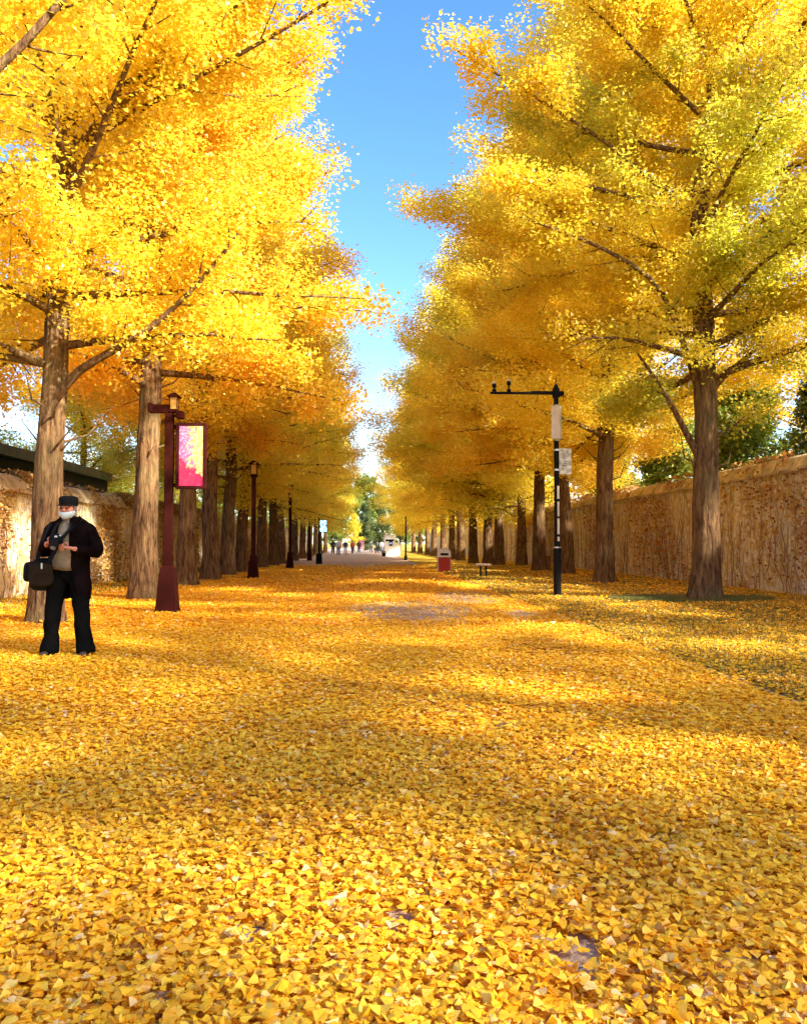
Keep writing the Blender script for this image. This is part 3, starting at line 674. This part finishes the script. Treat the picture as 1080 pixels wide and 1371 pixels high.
def frame_screen(e, mat, smat, x0, x1, z0, z1, y=-.02, d=.12, b=.055, name='display'):
    cx, cz = (x0 + x1) / 2, (z0 + z1) / 2; g = Geo()
    g.box((x0 + b / 2, y, cz), (b, d, z1 - z0)); g.box((x1 - b / 2, y, cz), (b, d, z1 - z0))
    g.box((cx, y, z0 + b / 2), (x1 - x0 - 2 * b, d, b)); g.box((cx, y, z1 - b / 2), (x1 - x0 - 2 * b, d, b)); g.box((cx, y + .03, cz), (x1 - x0 - 2 * b, .04, z1 - z0 - 2 * b))
    for z in (z0 + .07, z1 - .07): g.box((x0 / 2 + .02, y + .02, z), (x0 + .02, .05, .07))
    f = g.obj('display_frame', mat, e, bevel=.006)
    g = Geo(); g.box((0, 0, 0), (x1 - x0 - 2 * b, .02, z1 - z0 - 2 * b)); g.obj('screen', smat, f, loc=(cx, y - .005, cz))
e = empty('lamp_post', (-3.5, 14.78, 0)); tag(e, 'dark red square lamp post holding a lit pink and yellow display screen', 'lamp post', 'lamp posts on the left verge')
lamp_parts(e, M_rust, ls=.62); frame_screen(e, M_rust, M_screen, .13, .67, 2.24, 3.44)
g = Geo(); g.box((-.18, 0, 3.70), (.36, .13, .15)); g.box((-.34, -.02, 3.72), (.06, .16, .17)); g.obj('crossbar', M_rust, e, bevel=.008)
g = Geo(); g.box((.20, -.05, 3.58), (.13, .2, .13)); g.box((.10, 0, 3.58), (.10, .05, .05)); g.obj('camera_box', M_rust, e, bevel=.01)
for (x, y, lab) in [(-3.88, 29.05, 'second dark red lamp post from the camera, lantern just under the leaves'), (-3.56, 40.04, 'third lamp post, slender with a square lantern standing clear of the trunks'), (-3.9, 60, 'small distant brown lamp post left of the blue screen')]:
    e = empty('lamp_post', (x, y, 0)); tag(e, lab, 'lamp post', 'lamp posts on the left verge'); lamp_parts(e, M_rust, 3.62)
e = empty('display_post', (-2.68, 50.3, 0)); tag(e, 'black post with a small glowing blue screen and black box at its foot', 'display post')
g = Geo(); g.box((0, 0, 1.7), (.11, .11, 2.2)); g.box((0, 0, 2.85), (.14, .14, .1)); g.obj('pole', M_black, e, bevel=.008)
g = Geo(); g.box((0, 0, .30), (.40, .34, .60), taper=.86); g.box((0, 0, .62), (.32, .28, .05)); g.obj('base', M_black, e, bevel=.015)
frame_screen(e, M_black, M_bscreen, .02, .52, 1.95, 2.75, b=.05)

# camera pole on the right verge
e = empty('camera_pole', (4.47, 18.36, .03)); tag(e, 'tall black camera pole with long side arm, white box and hanging plate', 'camera pole')
g = Geo(); g.lathe([(0, 0), (.13, 0), (.13, .02), (.088, .03), (.088, 1.10), (.062, 1.14), (.058, 3.2), (.055, 4.86), (.03, 4.90), (.012, 4.92), (.010, 5.08), (0, 5.09)], sides=20); g.obj('pole', M_black, e, smooth=False)
g = Geo(); g.box((-.72, 0, 4.70), (1.62, .055, .055)); g.lathe([(0, 4.60), (.085, 4.60), (.085, 4.82), (0, 4.82)], sides=16); g.box((.12, 0, 4.70), (.12, .08, .10)); g.box((-.30, 0, 4.715), (.6, .07, .07)); g.obj('arm', M_black, e, bevel=.006)
for cx, hh in ((-1.44, .10), (-1.10, .16)):
    g = Geo(); g.lathe([(0, 0), (.05, 0), (.05, .06), (.022, .07), (.022, hh - .01), (.045, hh), (.055, hh + .05), (.035, hh + .09), (0, hh + .10)], (cx, 0, 4.725), 14); s_ = g.obj('sensor', M_black, e, smooth=True)
for cx, cz in ((-1.10, 4.975), (-1.44, 4.915)): g = Geo(); g.lathe([(0, 0), (.04, 0), (.045, .03), (.02, .05), (0, .05)], (cx, 0, cz), 12); g.obj('sensor_cap', M_offwhite, e, smooth=True)
g = Geo(); g.box((-.03, -.15, 4.0), (.20, .15, .76), rz=R(-32)); g.box((-.03, -.15, 4.385), (.215, .165, .015), rz=R(-32)); g.obj('antenna_box', M_offwhite, e, bevel=.012)
for z in (3.61, 4.40): g = Geo(); g.box((0, -.07, z), (.09, .12, .04)); g.obj('bracket', M_steel, e)
def plate_mat():
    m, t, out = newmat('dapple_painted_plate'); c = objco(t); n = noise(t, c, 9, 4, .6)
    col = ramp(t, n, [(.38, (.38, .36, .27)), (.5, (.62, .60, .52)), (.62, (.78, .77, .72))]); princ(t, out, col, .4); return m  # blotches paint mottled dapple light into the plate colour
M_plate = plate_mat()
g = Geo(); g.box((.20, -.02, 3.12), (.28, .02, .60)); p = g.obj('plate', M_plate, e, bevel=.005)
g = Geo()
for k in range(3): g.box((.17 + .02 * k, -.034, 3.02 + .045 * k), (.11 - .02 * k, .004, .018))
g.obj('plate_print', plain('green_print', (.10, .16, .09), .6), p)
for z in (3.36, 2.90):
    g = Geo(); g.lathe([(.060, 0), (.068, 0), (.068, .045), (.060, .045)], (0, 0, z), 16); g.box((.05, -.02, z + .02), (.1, .03, .03)); g.obj('band', M_steel, e)
g = Geo()
for (z, h_, w_) in [(2.40, .30, .05), (2.02, .34, .045), (1.62, .36, .05), (1.33, .1, .05)]: g.box((.020, -.060, z), (w_, .006, h_))
g.obj('sticker', M_offwhite, e)
g = Geo(); g.lathe([(.06, 0), (.098, 0), (.098, .03), (.06, .03)], (0, 0, 1.12), 20); g.obj('collar', M_steel, e)

# litter bin
e = empty('litter_bin', (3.50, 34.58, .02)); tag(e, 'red litter bin with a white rounded hood standing at the road edge', 'litter bin')
g = Geo(); g.box((0, 0, .34), (.50, .40, .60)); g.box((0, 0, .02), (.54, .44, .04)); b_ = g.obj('body', M_red, e, bevel=.012)
for x in (-.262, .262): g = Geo(); g.box((x, 0, .34), (.02, .42, .62)); g.obj('side_rail', M_offwhite, b_, bevel=.003)
prof = [(-.28, .0), (.28, .0)] + [(.28 * math.cos(a), .17 + .22 * math.sin(a)) for a in np.linspace(0, math.pi, 12)]
V = [(px_, y_, .655 + pz_) for y_ in (-.23, .23) for (px_, pz_) in [(p_[0], min(p_[1], .36)) for p_ in prof]]; n_ = len(prof)
me = bpy.data.meshes.new('hood'); me.from_pydata(V, [], [list(range(n_))[::-1], list(range(n_, 2 * n_))] + [[i, (i + 1) % n_, n_ + (i + 1) % n_, n_ + i] for i in range(n_)]); me.materials.append(M_white)
hd = link('hood', me, e)
g = Geo(); g.box((0, -.232, .78), (.34, .01, .10)); g.obj('slot', M_black, hd)
# bench seen end on
e = empty('bench', (4.42, 29.4, .03), R(-8.6)); tag(e, 'small backless bench with pale slab seat on black legs, seen end on', 'bench')
g = Geo(); 
for k in range(4): g.box((-.21 + .14 * k, 0, .46), (.128, 1.55, .045))
g.obj('seat', plain('weathered_bench_wood', (.30, .20, .13), .8, 0, .3, 3), e, bevel=.006)
for y in (-.6, .6):
    for x in (-.10, .10): g = Geo(); g.box((x, y, .215), (.07, .07, .43)); g.box((x, y, .01), (.11, .11, .02)); g.obj('leg', M_black, e, bevel=.004)
    g = Geo(); g.box((0, y, .4255), (.5, .05, .023)); g.obj('crossbar', M_black, e)
# stump
g = Geo(); zz = np.linspace(-.1, .72, 10); g.tube(np.stack([zz * 0, zz * 0, zz], -1), .15 + .08 * np.exp(-(zz + .1) / .12), 18, ridge=.15, seed=4)
o = g.obj('tree_stump', M_bark, smooth=True, loc=(8.18, 35.4, 0)); tag(o, 'short dark stump at the foot of the fourth right trunk', 'tree stump')
# thin pole
e = empty('thin_pole', (3.3, 61.4, 0)); tag(e, 'thin black pole on the right verge near the avenue end', 'pole')
g = Geo(); g.lathe([(0, 0), (.12, 0), (.12, .3), (.075, .34), (.05, 3.3), (0, 3.32)], sides=12); g.obj('pole', M_black, e)
g = Geo(); g.box((.13, 0, 2.3), (.10, .10, .75)); g.obj('panel', M_offwhite, e, bevel=.006)
# kiosk
e = empty('kiosk', (2.75, 79.5, 0)); tag(e, 'white roadside kiosk with dark window band and lower side cabinet', 'kiosk')
g = Geo(); g.box((-.05, .5, 1.03), (1.1, 1.0, 2.06)); g.box((-.05, .5, 2.09), (1.2, 1.1, .08)); g.obj('body', M_white, e, bevel=.02)
g = Geo(); g.box((.73, .4, .68), (.46, .8, 1.25)); g.box((.73, .4, 1.32), (.5, .84, .05)); g.obj('side_cabinet', M_white, e, bevel=.02)
g = Geo(); g.box((-.08, -.01, 1.58), (.82, .03, .20)); g.box((.05, -.01, 1.26), (.32, .03, .44)); g.obj('window', M_black, e)
g = Geo(); g.box((.05, -.035, 1.30), (.22, .02, .18)); g.obj('screen', glass_mat('dim_blue_screen', (.15, .25, .5), .2), e)
e = empty('waste_bin', (2.1, 79.0, 0)); tag(e, 'small dark bin standing left of the white kiosk', 'bin')
g = Geo(); g.lathe([(0, 0), (.19, 0), (.2, .5), (.17, .56), (0, .58)], sides=14); g.obj('body', M_black, e); g = Geo(); g.lathe([(.2, .42), (.215, .42), (.215, .47), (.2, .47)], sides=14); g.obj('rim', M_steel, e)
# pink banner at the avenue end
e = empty('banner_stand', (-.2, 122, 0)); tag(e, 'pink and white banner stand under the small yellow tree', 'banner')
g = Geo(); g.box((0, 0, 1.1), (.9, .05, 1.3)); g.obj('banner', plain('pink_cloth', (.75, .30, .36), .8), e)
for x in (-.4, .4): g = Geo(); g.box((x, .06, .9), (.05, .05, 1.8)); g.obj('post', M_black, e)

# ------------------------------------------------------------------ people
def skin_mesh(chains, root, levels=2, name='body'):
    """chains: list of [(key,pos,r)...]; shared keys join"""
    bm = bmesh.new(); lay = bm.verts.layers.skin.verify(); D = {}
    for ch in chains:
        prev = None
        for it in ch:
            k = it[0]
            if k not in D:
                v = bm.verts.new(it[1]); rr = it[2] if isinstance(it[2], tuple) else (it[2], it[2]); v[lay].radius = rr; D[k] = v
            if prev is not None: bm.edges.new((D[prev], D[k]))
            prev = k
    D[root][lay].use_root = True
    me = bpy.data.meshes.new(name); bm.to_mesh(me); bm.free()
    o = bpy.data.objects.new('tmp', me); COL.objects.link(o)
    m = o.modifiers.new('s', 'SKIN'); m.use_smooth_shade = True; m.branch_smoothing = .4
    m2 = o.modifiers.new('u', 'SUBSURF'); m2.levels = levels; m2.render_levels = levels
    dg = bpy.context.evaluated_depsgraph_get(); res = bpy.data.meshes.new_from_object(o.evaluated_get(dg))
    bpy.data.objects.remove(o); res.name = name
    for p in res.polygons: p.use_smooth = True
    return res
def join_meshes(name, mes, mat):
    bm = bmesh.new()
    for m in mes: bm.from_mesh(m)
    me = bpy.data.meshes.new(name); bm.to_mesh(me); bm.free(); me.materials.clear(); me.materials.append(mat)
    for p in me.polygons: p.use_smooth = True
    return me
def hand(wrist, palm_dir, side_dir, curl_dir, s=1.0):
    """palm_dir: towards fingertips, side_dir: towards the thumb, curl_dir: the way the fingers bend"""
    W = Vector(wrist); P = Vector(palm_dir).normalized(); S = Vector(side_dir).normalized(); C = Vector(curl_dir).normalized(); ms = []
    k = W + P * .085 * s
    ms.append(skin_mesh([[('w', W - P * .02, (.025, .022)), ('a', W + P * .03 * s, (.035, .018)), ('k', k, (.038, .015))]], 'w', 2))
    for i, (off, L) in enumerate(((.030, .070), (.010, .080), (-.011, .074), (-.031, .058))):
        b = k - P * .012 + S * off * s; c1 = b + (P * .75 + C * .45).normalized() * L * .5 * s + P * .006; c2 = c1 + (P * .25 + C * .95).normalized() * L * .34 * s; c3 = c2 + (C - P * .25).normalized() * L * .26 * s
        ms.append(skin_mesh([[(0, b, .0095), (1, c1, .009), (2, c2, .0085), (3, c3, .0065)]], 0, 1))
    b = W + P * .028 * s + S * .026 * s; t1 = b + (S * .8 + P * .5 + C * .3).normalized() * .036 * s; t2 = t1 + (P * .8 + C * .5).normalized() * .034 * s
    ms.append(skin_mesh([[(0, b, .013), (1, t1, .011), (2, t2, .008)]], 0, 1))
    return ms
def noisy(me, amp, sc, seed=0):
    n = len(me.vertices); co = np.empty(n * 3); me.vertices.foreach_get('co', co); co = co.reshape(-1, 3)
    f = fbm(co[:, 0] * sc + co[:, 1] * sc * .7 + 40, co[:, 2] * sc + co[:, 1] * sc * .5 + 40, 700 + seed, 3) - .5
    nr = np.empty(n * 3); me.vertices.foreach_get('normal', nr); co += nr.reshape(-1, 3) * (f * amp)[:, None]
    me.vertices.foreach_set('co', co.ravel()); me.update(); return me
M_skin = plain('ruddy_skin', (.50, .20, .13), .55, 0, .12, 12)
M_coat = plain('dark_brown_coat', (.007, .004, .004), 1.0, 0, .4, 7, .0)
M_trouser = plain('black_trousers', (.005, .005, .005), 1.0, 0, .3, 6, .0)
M_sweater = plain('taupe_sweater', (.20, .155, .10), .95, 0, .18, 14, .1, .6)
M_cap = plain('charcoal_cap', (.008, .008, .008), .95, 0, .2, 9, .05, .1)
M_mask = plain('pale_blue_mask', (.42, .50, .52), .8, 0, .06, 9)
M_bagb = plain('black_nylon', (.008, .008, .008), .85, 0, .3, 9, .08)
M_bagk = plain('brown_khaki_canvas', (.020, .013, .008), .9, 0, .3, 9, .05)
M_hair = plain('grey_hair', (.25, .23, .21), .9)
M_shoe = plain('dark_brown_shoe', (.05, .03, .022), .5)

PX, PY = -3.24, 9.1
pe = empty('person', (PX, PY, .012)); tag(pe, 'person in dark open coat, flat black cap and lowered mask, looking down at a camera', 'person')
pe.rotation_euler = (0, 0, R(-4))
body = skin_mesh([[('pel', (0, .03, .95), (.11, .085)), ('bel', (0, .0, 1.10), (.14, .11)), ('che', (0, .02, 1.30), (.165, .11)), ('shc', (0, .03, 1.43), (.11, .075)), ('nk', (0, .0, 1.52), (.055, .058)), ('jaw', (0, -.045, 1.585), (.068, .074)), ('cr', (0, -.035, 1.655), (.084, .096)), ('top', (0, -.015, 1.70), (.058, .065))],
    [('jaw', 0, 0), ('chin', (0, -.095, 1.555), (.030, .022))],
    [('shc', 0, 0), ('sr', (-.185, .03, 1.425), .062), ('er', (-.285, .03, 1.15), .036), ('wr', (-.135, -.235, 1.235), .026)],
    [('shc', 0, 0), ('sl', (.185, .03, 1.425), .062), ('el', (.305, .03, 1.155), .036), ('wl', (.135, -.235, 1.185), .026)],
    [('pel', 0, 0), ('hr', (-.105, .03, .84), .070), ('kr', (-.160, .0, .48), .050), ('ar', (-.195, .03, .10), .030), ('tr', (-.20, -.08, .040), (.025, .018))],
    [('pel', 0, 0), ('hl', (.105, .03, .84), .070), ('kl', (.160, .0, .48), .050), ('al', (.200, .03, .10), .030), ('tl', (.212, -.08, .040), (.025, .018))]], 'pel')
# nose, brow, ears joined onto the head
face = [skin_mesh([[(0, (0, -.118, 1.632), .010), (1, (0, -.135, 1.605), .013), (2, (0, -.128, 1.596), .017)]], 0, 2),
        skin_mesh([[(0, (-.040, -.112, 1.640), .011), (1, (0, -.122, 1.642), .010), (2, (.040, -.112, 1.640), .011)]], 0, 1),
        skin_mesh([[(0, (-.088, -.03, 1.635), (.010, .018)), (1, (-.092, -.03, 1.60), (.008, .012))]], 0, 1), skin_mesh([[(0, (.088, -.03, 1.635), (.010, .018)), (1, (.092, -.03, 1.60), (.008, .012))]], 0, 1),
        skin_mesh([[(0, (-.05, -.10, 1.595), .020), (1, (-.03, -.11, 1.60), .018)]], 0, 1), skin_mesh([[(0, (.05, -.10, 1.595), .020), (1, (.03, -.11, 1.60), .018)]], 0, 1)]
hr = hand((-.135, -.245, 1.24), (.75, -.25, .35), (-.1, -.4, .9), (.5, .6, 0)); hl = hand((.135, -.245, 1.19), (-.80, -.35, .15), (.0, -.2, 1), (-.3, .7, -.3))
link('body', join_meshes('body', [body] + face + hr + hl, M_skin), pe)
# eyes and glasses
for s_ in (-1, 1): g = Geo(); g.lathe([(0, -.009), (.009, -.004), (.011, 0), (.009, .004), (0, .009)], (s_ * .032, -.124, 1.625), 10); g.obj('eye', M_black, pe, smooth=True)
# trousers
def leg(g, pts, rad): g.tube(smooth_path(pts, 22), np.interp(np.linspace(0, 1, 22), np.linspace(0, 1, len(rad)), rad), 22, cap=True, sy=1.05)
g = Geo()
leg(g, [(-.085, .02, .97), (-.110, .02, .84), (-.160, -.01, .48), (-.200, .01, .045)], [.110, .116, .096, .086, .080, .084, .094]); leg(g, [(.085, .02, .97), (.110, .02, .84), (.160, -.015, .48), (.207, .01, .045)], [.110, .116, .096, .086, .080, .084, .094])
P = np.array([(0, .02, .80), (0, .02, .88), (0, .02, .98), (0, .01, 1.04)]); g.tube(P, [.10, .155, .165, .165], 24, sx=1.08, sy=.78)
me = noisy(g.mesh('trousers', M_trouser, True), .05, 9, 1); link('trousers', me, pe)
g = Geo(); P = np.array([(0, .01, .985), (0, .0, 1.02), (0, -.01, 1.12), (0, .0, 1.25), (0, .02, 1.38), (0, .02, 1.47), (0, .01, 1.52)]); g.tube(P, [.170, .185, .190, .185, .17, .11, .085], 28, sx=1.03, sy=.86)
link('sweater', noisy(g.mesh('sweater', M_sweater, True), .03, 14, 2), pe)
# coat: an open shell and two sleeves
def shell(rings, n=40):
    V = []; 
    for (z, cx, cy, rx, ry, gap) in rings:
        a = np.linspace(-math.pi / 2 + gap[1], 1.5 * math.pi - gap[0], n)
        for k, t in enumerate(a): V.append((cx + rx * math.cos(t), cy + ry * math.sin(t), z + (.012 * math.sin(5 * t))))
    Q = [[r_ * n + k, r_ * n + k + 1, (r_ + 1) * n + k + 1, (r_ + 1) * n + k] for r_ in range(len(rings) - 1) for k in range(n - 1)]
    return V, Q
rings = [(.62, .02, .03, .205, .150, (.80, .62)), (.72, .02, .03, .205, .165, (.80, .58)), (.85, .01, .03, .203, .165, (.78, .50)), (1.0, .005, .02, .200, .168, (.75, .42)), (1.12, 0, .01, .202, .165, (.62, .40)), (1.25, 0, .01, .212, .155, (.40, .36)), (1.36, 0, .02, .232, .14, (.30, .30)), (1.43, 0, .03, .225, .12, (.30, .30)), (1.475, 0, .03, .17, .10, (.35, .35)), (1.505, 0, .02, .105, .085, (.45, .45)), (1.55, 0, .02, .092, .085, (.6, .6))]
g = Geo(); V, Q = shell(rings); g.add(V, Q); me = g.mesh('coat_shell', M_coat, True)
o = link('tmp', me); m = o.modifiers.new('s', 'SOLIDIFY'); m.thickness = .018; m.offset = 1; m3 = o.modifiers.new('u', 'SUBSURF'); m3.levels = 1; m3.render_levels = 1
me = bpy.data.meshes.new_from_object(o.evaluated_get(bpy.context.evaluated_depsgraph_get())); bpy.data.objects.remove(o)
g = Geo()
g.tube(smooth_path([(-.13, .03, 1.435), (-.215, .03, 1.40), (-.29, .045, 1.14), (-.255, -.04, 1.165), (-.16, -.20, 1.222)], 24), np.interp(np.linspace(0, 1, 24), [0, .15, .5, .65, 1], [.070, .078, .066, .068, .050]), 20)
g.tube(smooth_path([(.13, .03, 1.435), (.215, .03, 1.40), (.318, .045, 1.145), (.275, -.03, 1.155), (.165, -.195, 1.178)], 24), np.interp(np.linspace(0, 1, 24), [0, .15, .5, .65, 1], [.070, .078, .066, .068, .050]), 20)
slv = g.mesh('sleeves', M_coat, True)
# lapels
g = Geo()
for s_ in (-1, 1): g.add([(s_ * .05, -.105, 1.53), (s_ * .135, -.10, 1.46), (s_ * .13, -.155, 1.30), (s_ * .07, -.165, 1.18), (s_ * .065, -.15, 1.32)], None, [[0, 1, 4], [1, 2, 4], [2, 3, 4]])
lap = g.mesh('lapels', M_coat)
link('coat', noisy(join_meshes('coat', [me, slv, lap], M_coat), .035, 11, 3), pe)
# cap, hair, mask, shoes
g = Geo(); g.lathe([(.092, 1.655), (.097, 1.662), (.099, 1.70), (.101, 1.73), (.092, 1.752), (.06, 1.765), (0, 1.768)], (0, -.02, 0), 26); V = g.V[0]; V[:, 1] = (V[:, 1] + .02) * 1.12 - .02
cp = g.obj('cap', M_cap, pe, smooth=True)
g = Geo(); a = np.linspace(-2.6, -.54, 12); V = [(math.cos(t) * .094, -.03 + math.sin(t) * .104, 1.664) for t in a] + [(math.cos(t) * .094, -.045 + math.sin(t) * .135, 1.652) for t in a]; V += [(x_, y_, z_ + .008) for (x_, y_, z_) in V]
Q = []
for k in range(11): Q += [[k, k + 1, 13 + k, 12 + k], [24 + k, 36 + k, 37 + k, 25 + k], [12 + k, 13 + k, 37 + k, 36 + k]]
g.add(V, Q); g.obj('brim', M_cap, cp)
g = Geo(); a = np.linspace(-.35, math.pi + .35, 20); V = []
for (z_, k_) in ((1.565, .92), (1.60, 1.0), (1.665, 1.02)): V += [(math.cos(t) * .084 * k_, -.02 + math.sin(t) * .092 * k_, z_) for t in a]
g.add(V, [[r_ * 20 + k, r_ * 20 + k + 1, r_ * 20 + 21 + k, r_ * 20 + 20 + k] for r_ in (0, 1) for k in range(19)]); g.obj('hair', M_hair, pe, smooth=True)
g = Geo(); a = np.linspace(-math.pi + .05, -.05, 18); V = []
for (z_, rx_, ry_, cy_) in ((1.580, .088, .088, -.050), (1.562, .090, .100, -.045), (1.535, .084, .096, -.04), (1.510, .064, .074, -.04)): V += [(math.cos(t) * rx_, cy_ + math.sin(t) * ry_, z_ + .022 * abs(math.cos(t)) ** 2) for t in a]
g.add(V, [[r_ * 18 + k, r_ * 18 + k + 1, r_ * 18 + 19 + k, r_ * 18 + 18 + k] for r_ in range(3) for k in range(17)]); g.obj('face_mask', M_mask, pe, smooth=True)
for s_, x_, y_ in ((-1, -.19, 0), (1, .20, 0)):
    me = skin_mesh([[(0, (x_, .055, .045), (.040, .044)), (1, (x_ + s_ * .01, -.05, .040), (.042, .040)), (2, (x_ + s_ * .025, -.15, .030), (.044, .028))]], 0, 2); me.materials.append(M_shoe); link('shoe', me, pe)
# the camera held in both hands
ce = empty('camera', (PX, PY, .012)); ce.rotation_euler = (0, 0, R(-4)); tag(ce, 'black camera held in both hands at the chest of the person', 'camera')
g = Geo(); g.box((-.01, -.285, 1.275), (.13, .06, .09)); g.box((-.01, -.285, 1.335), (.055, .06, .035), taper=.7); g.box((-.062, -.30, 1.275), (.03, .05, .088)); g.obj('body', M_black, ce, bevel=.008)
g = Geo(); g.tube(np.array([(-.005, -.31, 1.27), (-.003, -.345, 1.235), (0, -.385, 1.195)]), [.036, .034, .038], 18); ln = g.obj('lens', M_black, ce, smooth=False)
g = Geo(); g.tube(np.array([(-.0, -.383, 1.197), (0, -.388, 1.192)]), [.030, .030], 18); g.obj('lens_glass', glass_mat('lens_glass', (.10, .12, .16), 0), ln)
g = Geo(); g.lathe([(0, 0), (.011, 0), (.010, .012), (0, .014)], (.03, -.285, 1.32), 12); g.box((.0, -.318, 1.315), (.03, .006, .018)); g.obj('dial', M_steel, ce)
g = Geo(); g.tube(smooth_path([(-.072, -.27, 1.31), (-.085, -.17, 1.40), (-.07, -.09, 1.49), (-.04, .05, 1.53), (.04, .05, 1.53), (.07, -.09, 1.49), (.085, -.17, 1.40), (.055, -.27, 1.31)], 26), .008, 6, sx=1.6, sy=.5); g.obj('strap', M_black, ce)
# bags
be = empty('shoulder_bag', (PX, PY, .012)); be.rotation_euler = (0, 0, R(-4)); tag(be, 'brown canvas satchel on a strap across the body of the person', 'shoulder bag')
def soft_box(c, d, mat, name, par, rz=0, seed=1):
    bm = bmesh.new(); bmesh.ops.create_cube(bm, size=1); bmesh.ops.subdivide_edges(bm, edges=bm.edges[:], cuts=5, use_grid_fill=True)
    for v in bm.verts:
        p_ = v.co * 2; L = (abs(p_.x) ** 4 + abs(p_.y) ** 4 + abs(p_.z) ** 4) ** .25; p_ = p_ / max(L, .001); f = 1 + .05 * math.sin(p_.x * 5 + seed) * math.sin(p_.z * 4)
        q_ = Vector((p_.x * d[0] / 2 * f * (1.06 - .1 * p_.z), p_.y * d[1] / 2 * f, p_.z * d[2] / 2))
        v.co = Vector((q_.x * math.cos(rz) - q_.y * math.sin(rz), q_.x * math.sin(rz) + q_.y * math.cos(rz), q_.z)) + Vector(c)
    me = bpy.data.meshes.new(name); bm.to_mesh(me); bm.free(); me.materials.append(mat)
    for p in me.polygons: p.use_smooth = True
    return link(name, me, par)
soft_box((-.20, -.215, .905), (.23, .11, .25), M_bagk, 'bag_body', be, .15)
g = Geo(); g.box((-.20, -.277, .97), (.215, .012, .11), rx=-.12); fl = g.obj('flap', M_bagk, be, bevel=.005)
g = Geo(); g.box((-.16, -.29, 1.0), (.016, .01, .06)); g.obj('buckle', M_steel, fl)
g = Geo(); g.tube(smooth_path([(-.13, -.20, 1.02), (-.07, -.225, 1.12), (.0, -.20, 1.28), (.09, -.13, 1.42), (.13, .0, 1.50)], 20), .012, 6, sx=1.8, sy=.4); g.obj('strap', M_bagb, be)
be = empty('camera_bag', (PX, PY, .012)); be.rotation_euler = (0, 0, R(-4)); tag(be, 'bulky black nylon bag hanging at the right hip of the person', 'camera bag')
soft_box((-.285, .02, .90), (.25, .30, .36), M_bagb, 'bag_body', be, .3, 3)
soft_box((-.41, -.02, .93), (.12, .20, .22), M_bagb, 'side_pocket', be, .2, 5)
g = Geo(); g.tube(smooth_path([(-.30, -.10, 1.04), (-.25, -.15, 1.20), (-.21, -.09, 1.40), (-.18, .03, 1.515), (-.2, .15, 1.35), (-.28, .14, 1.05)], 22), .013, 6, sx=1.8, sy=.4); g.obj('strap', M_bagb, be)

def far_person(x, y, h, top, bot, label, stride=.12, hat=None, rz=0):
    e = empty('person', (x, y, .0), rz, h / 1.72); tag(e, label, 'person', 'people walking at the far end of the avenue')
    b = skin_mesh([[('p', (0, 0, .95), (.13, .10)), ('c', (0, 0, 1.30), (.17, .11)), ('n', (0, 0, 1.48), .055), ('h', (0, -.01, 1.60), (.078, .095)), ('t', (0, 0, 1.67), .06)],
        [('c', 0, 0), ('a1', (-.21, 0, 1.36), .055), ('a2', (-.26, .03, 1.08), .042), ('a3', (-.24, -.10, .85), .035)], [('c', 0, 0), ('b1', (.21, 0, 1.36), .055), ('b2', (.26, .03, 1.08), .042), ('b3', (.24, -.06, .83), .035)],
        [('p', 0, 0), ('l1', (-.10, 0, .85), .09), ('l2', (-.10, -stride * .6, .48), .065), ('l3', (-.11, -stride, .06), .045), ('l4', (-.12, -stride - .12, .03), .04)],
        [('p', 0, 0), ('r1', (.10, 0, .85), .09), ('r2', (.11, stride * .2, .48), .065), ('r3', (.11, stride, .06), .045), ('r4', (.12, stride - .12, .03), .04)]], 'p', 1)
    b.materials.append(M_skin); link('body', b, e)
    g = Geo(); P = np.array([(0, 0, .88), (0, 0, 1.1), (0, 0, 1.38), (0, 0, 1.49)]); g.tube(P, [.19, .185, .20, .09], 14, sy=.75)
    for s_ in (-1, 1): g.tube(np.array([(s_ * .15, 0, 1.42), (s_ * .24, .01, 1.28), (s_ * .27, .03, 1.06), (s_ * .245, -.08, .90)]), [.07, .068, .058, .05], 10)
    g.obj('jacket', plain('jacket_cloth', top, .9), e, smooth=True)
    g = Geo()
    g.tube(np.array([(-.09, 0, .93), (-.10, -stride * .55, .48), (-.11, -stride, .09)]), [.115, .09, .075], 10); g.tube(np.array([(.09, 0, .93), (.11, stride * .2, .48), (.11, stride, .09)]), [.115, .09, .075], 10)
    g.obj('trousers', plain('trouser_cloth', bot, .9), e, smooth=True)
    g = Geo(); g.lathe([(.088, 1.60), (.095, 1.66), (.07, 1.71), (0, 1.725)], (0, .01, 0), 12)
    if hat: g.lathe([(.17, 1.655), (.10, 1.668)], (0, .0, 0), 14)
    g.obj('hat' if hat else 'hair', plain('head_cover', hat or (.02, .015, .012), .9), e, smooth=True)
far_person(-2.6, 88, 1.72, (.55, .52, .6), (.12, .16, .35), 'distant person in pale hat and white jacket at the left road edge', hat=(.6, .45, .35))
far_person(-1.9, 91, 1.65, (.05, .06, .16), (.6, .6, .65), 'distant person in navy jacket and white trousers beside the pale hat', .16)
far_person(-3.4, 94, 1.7, (.03, .03, .04), (.03, .03, .05), 'distant person in black at the far left road edge')
far_person(-1.2, 97, 1.6, (.5, .12, .08), (.05, .05, .07), 'distant person in red jacket toward the road middle', .18, rz=.5)
far_person(1.9, 104, 1.7, (.3, .32, .33), (.1, .1, .12), 'distant person in grey jacket left of the kiosk', .15, rz=2)
far_person(2.6, 108, 1.65, (.65, .65, .66), (.2, .22, .28), 'distant person in white jacket just left of the kiosk', .1)
far_person(1.2, 112, 1.7, (.25, .3, .25), (.12, .12, .14), 'distant person in green grey jacket walking near the road middle', .2, rz=3)
far_person(-.5, 116, 1.7, (.06, .05, .05), (.08, .08, .10), 'distant person in dark clothes in front of the small yellow tree', .1)
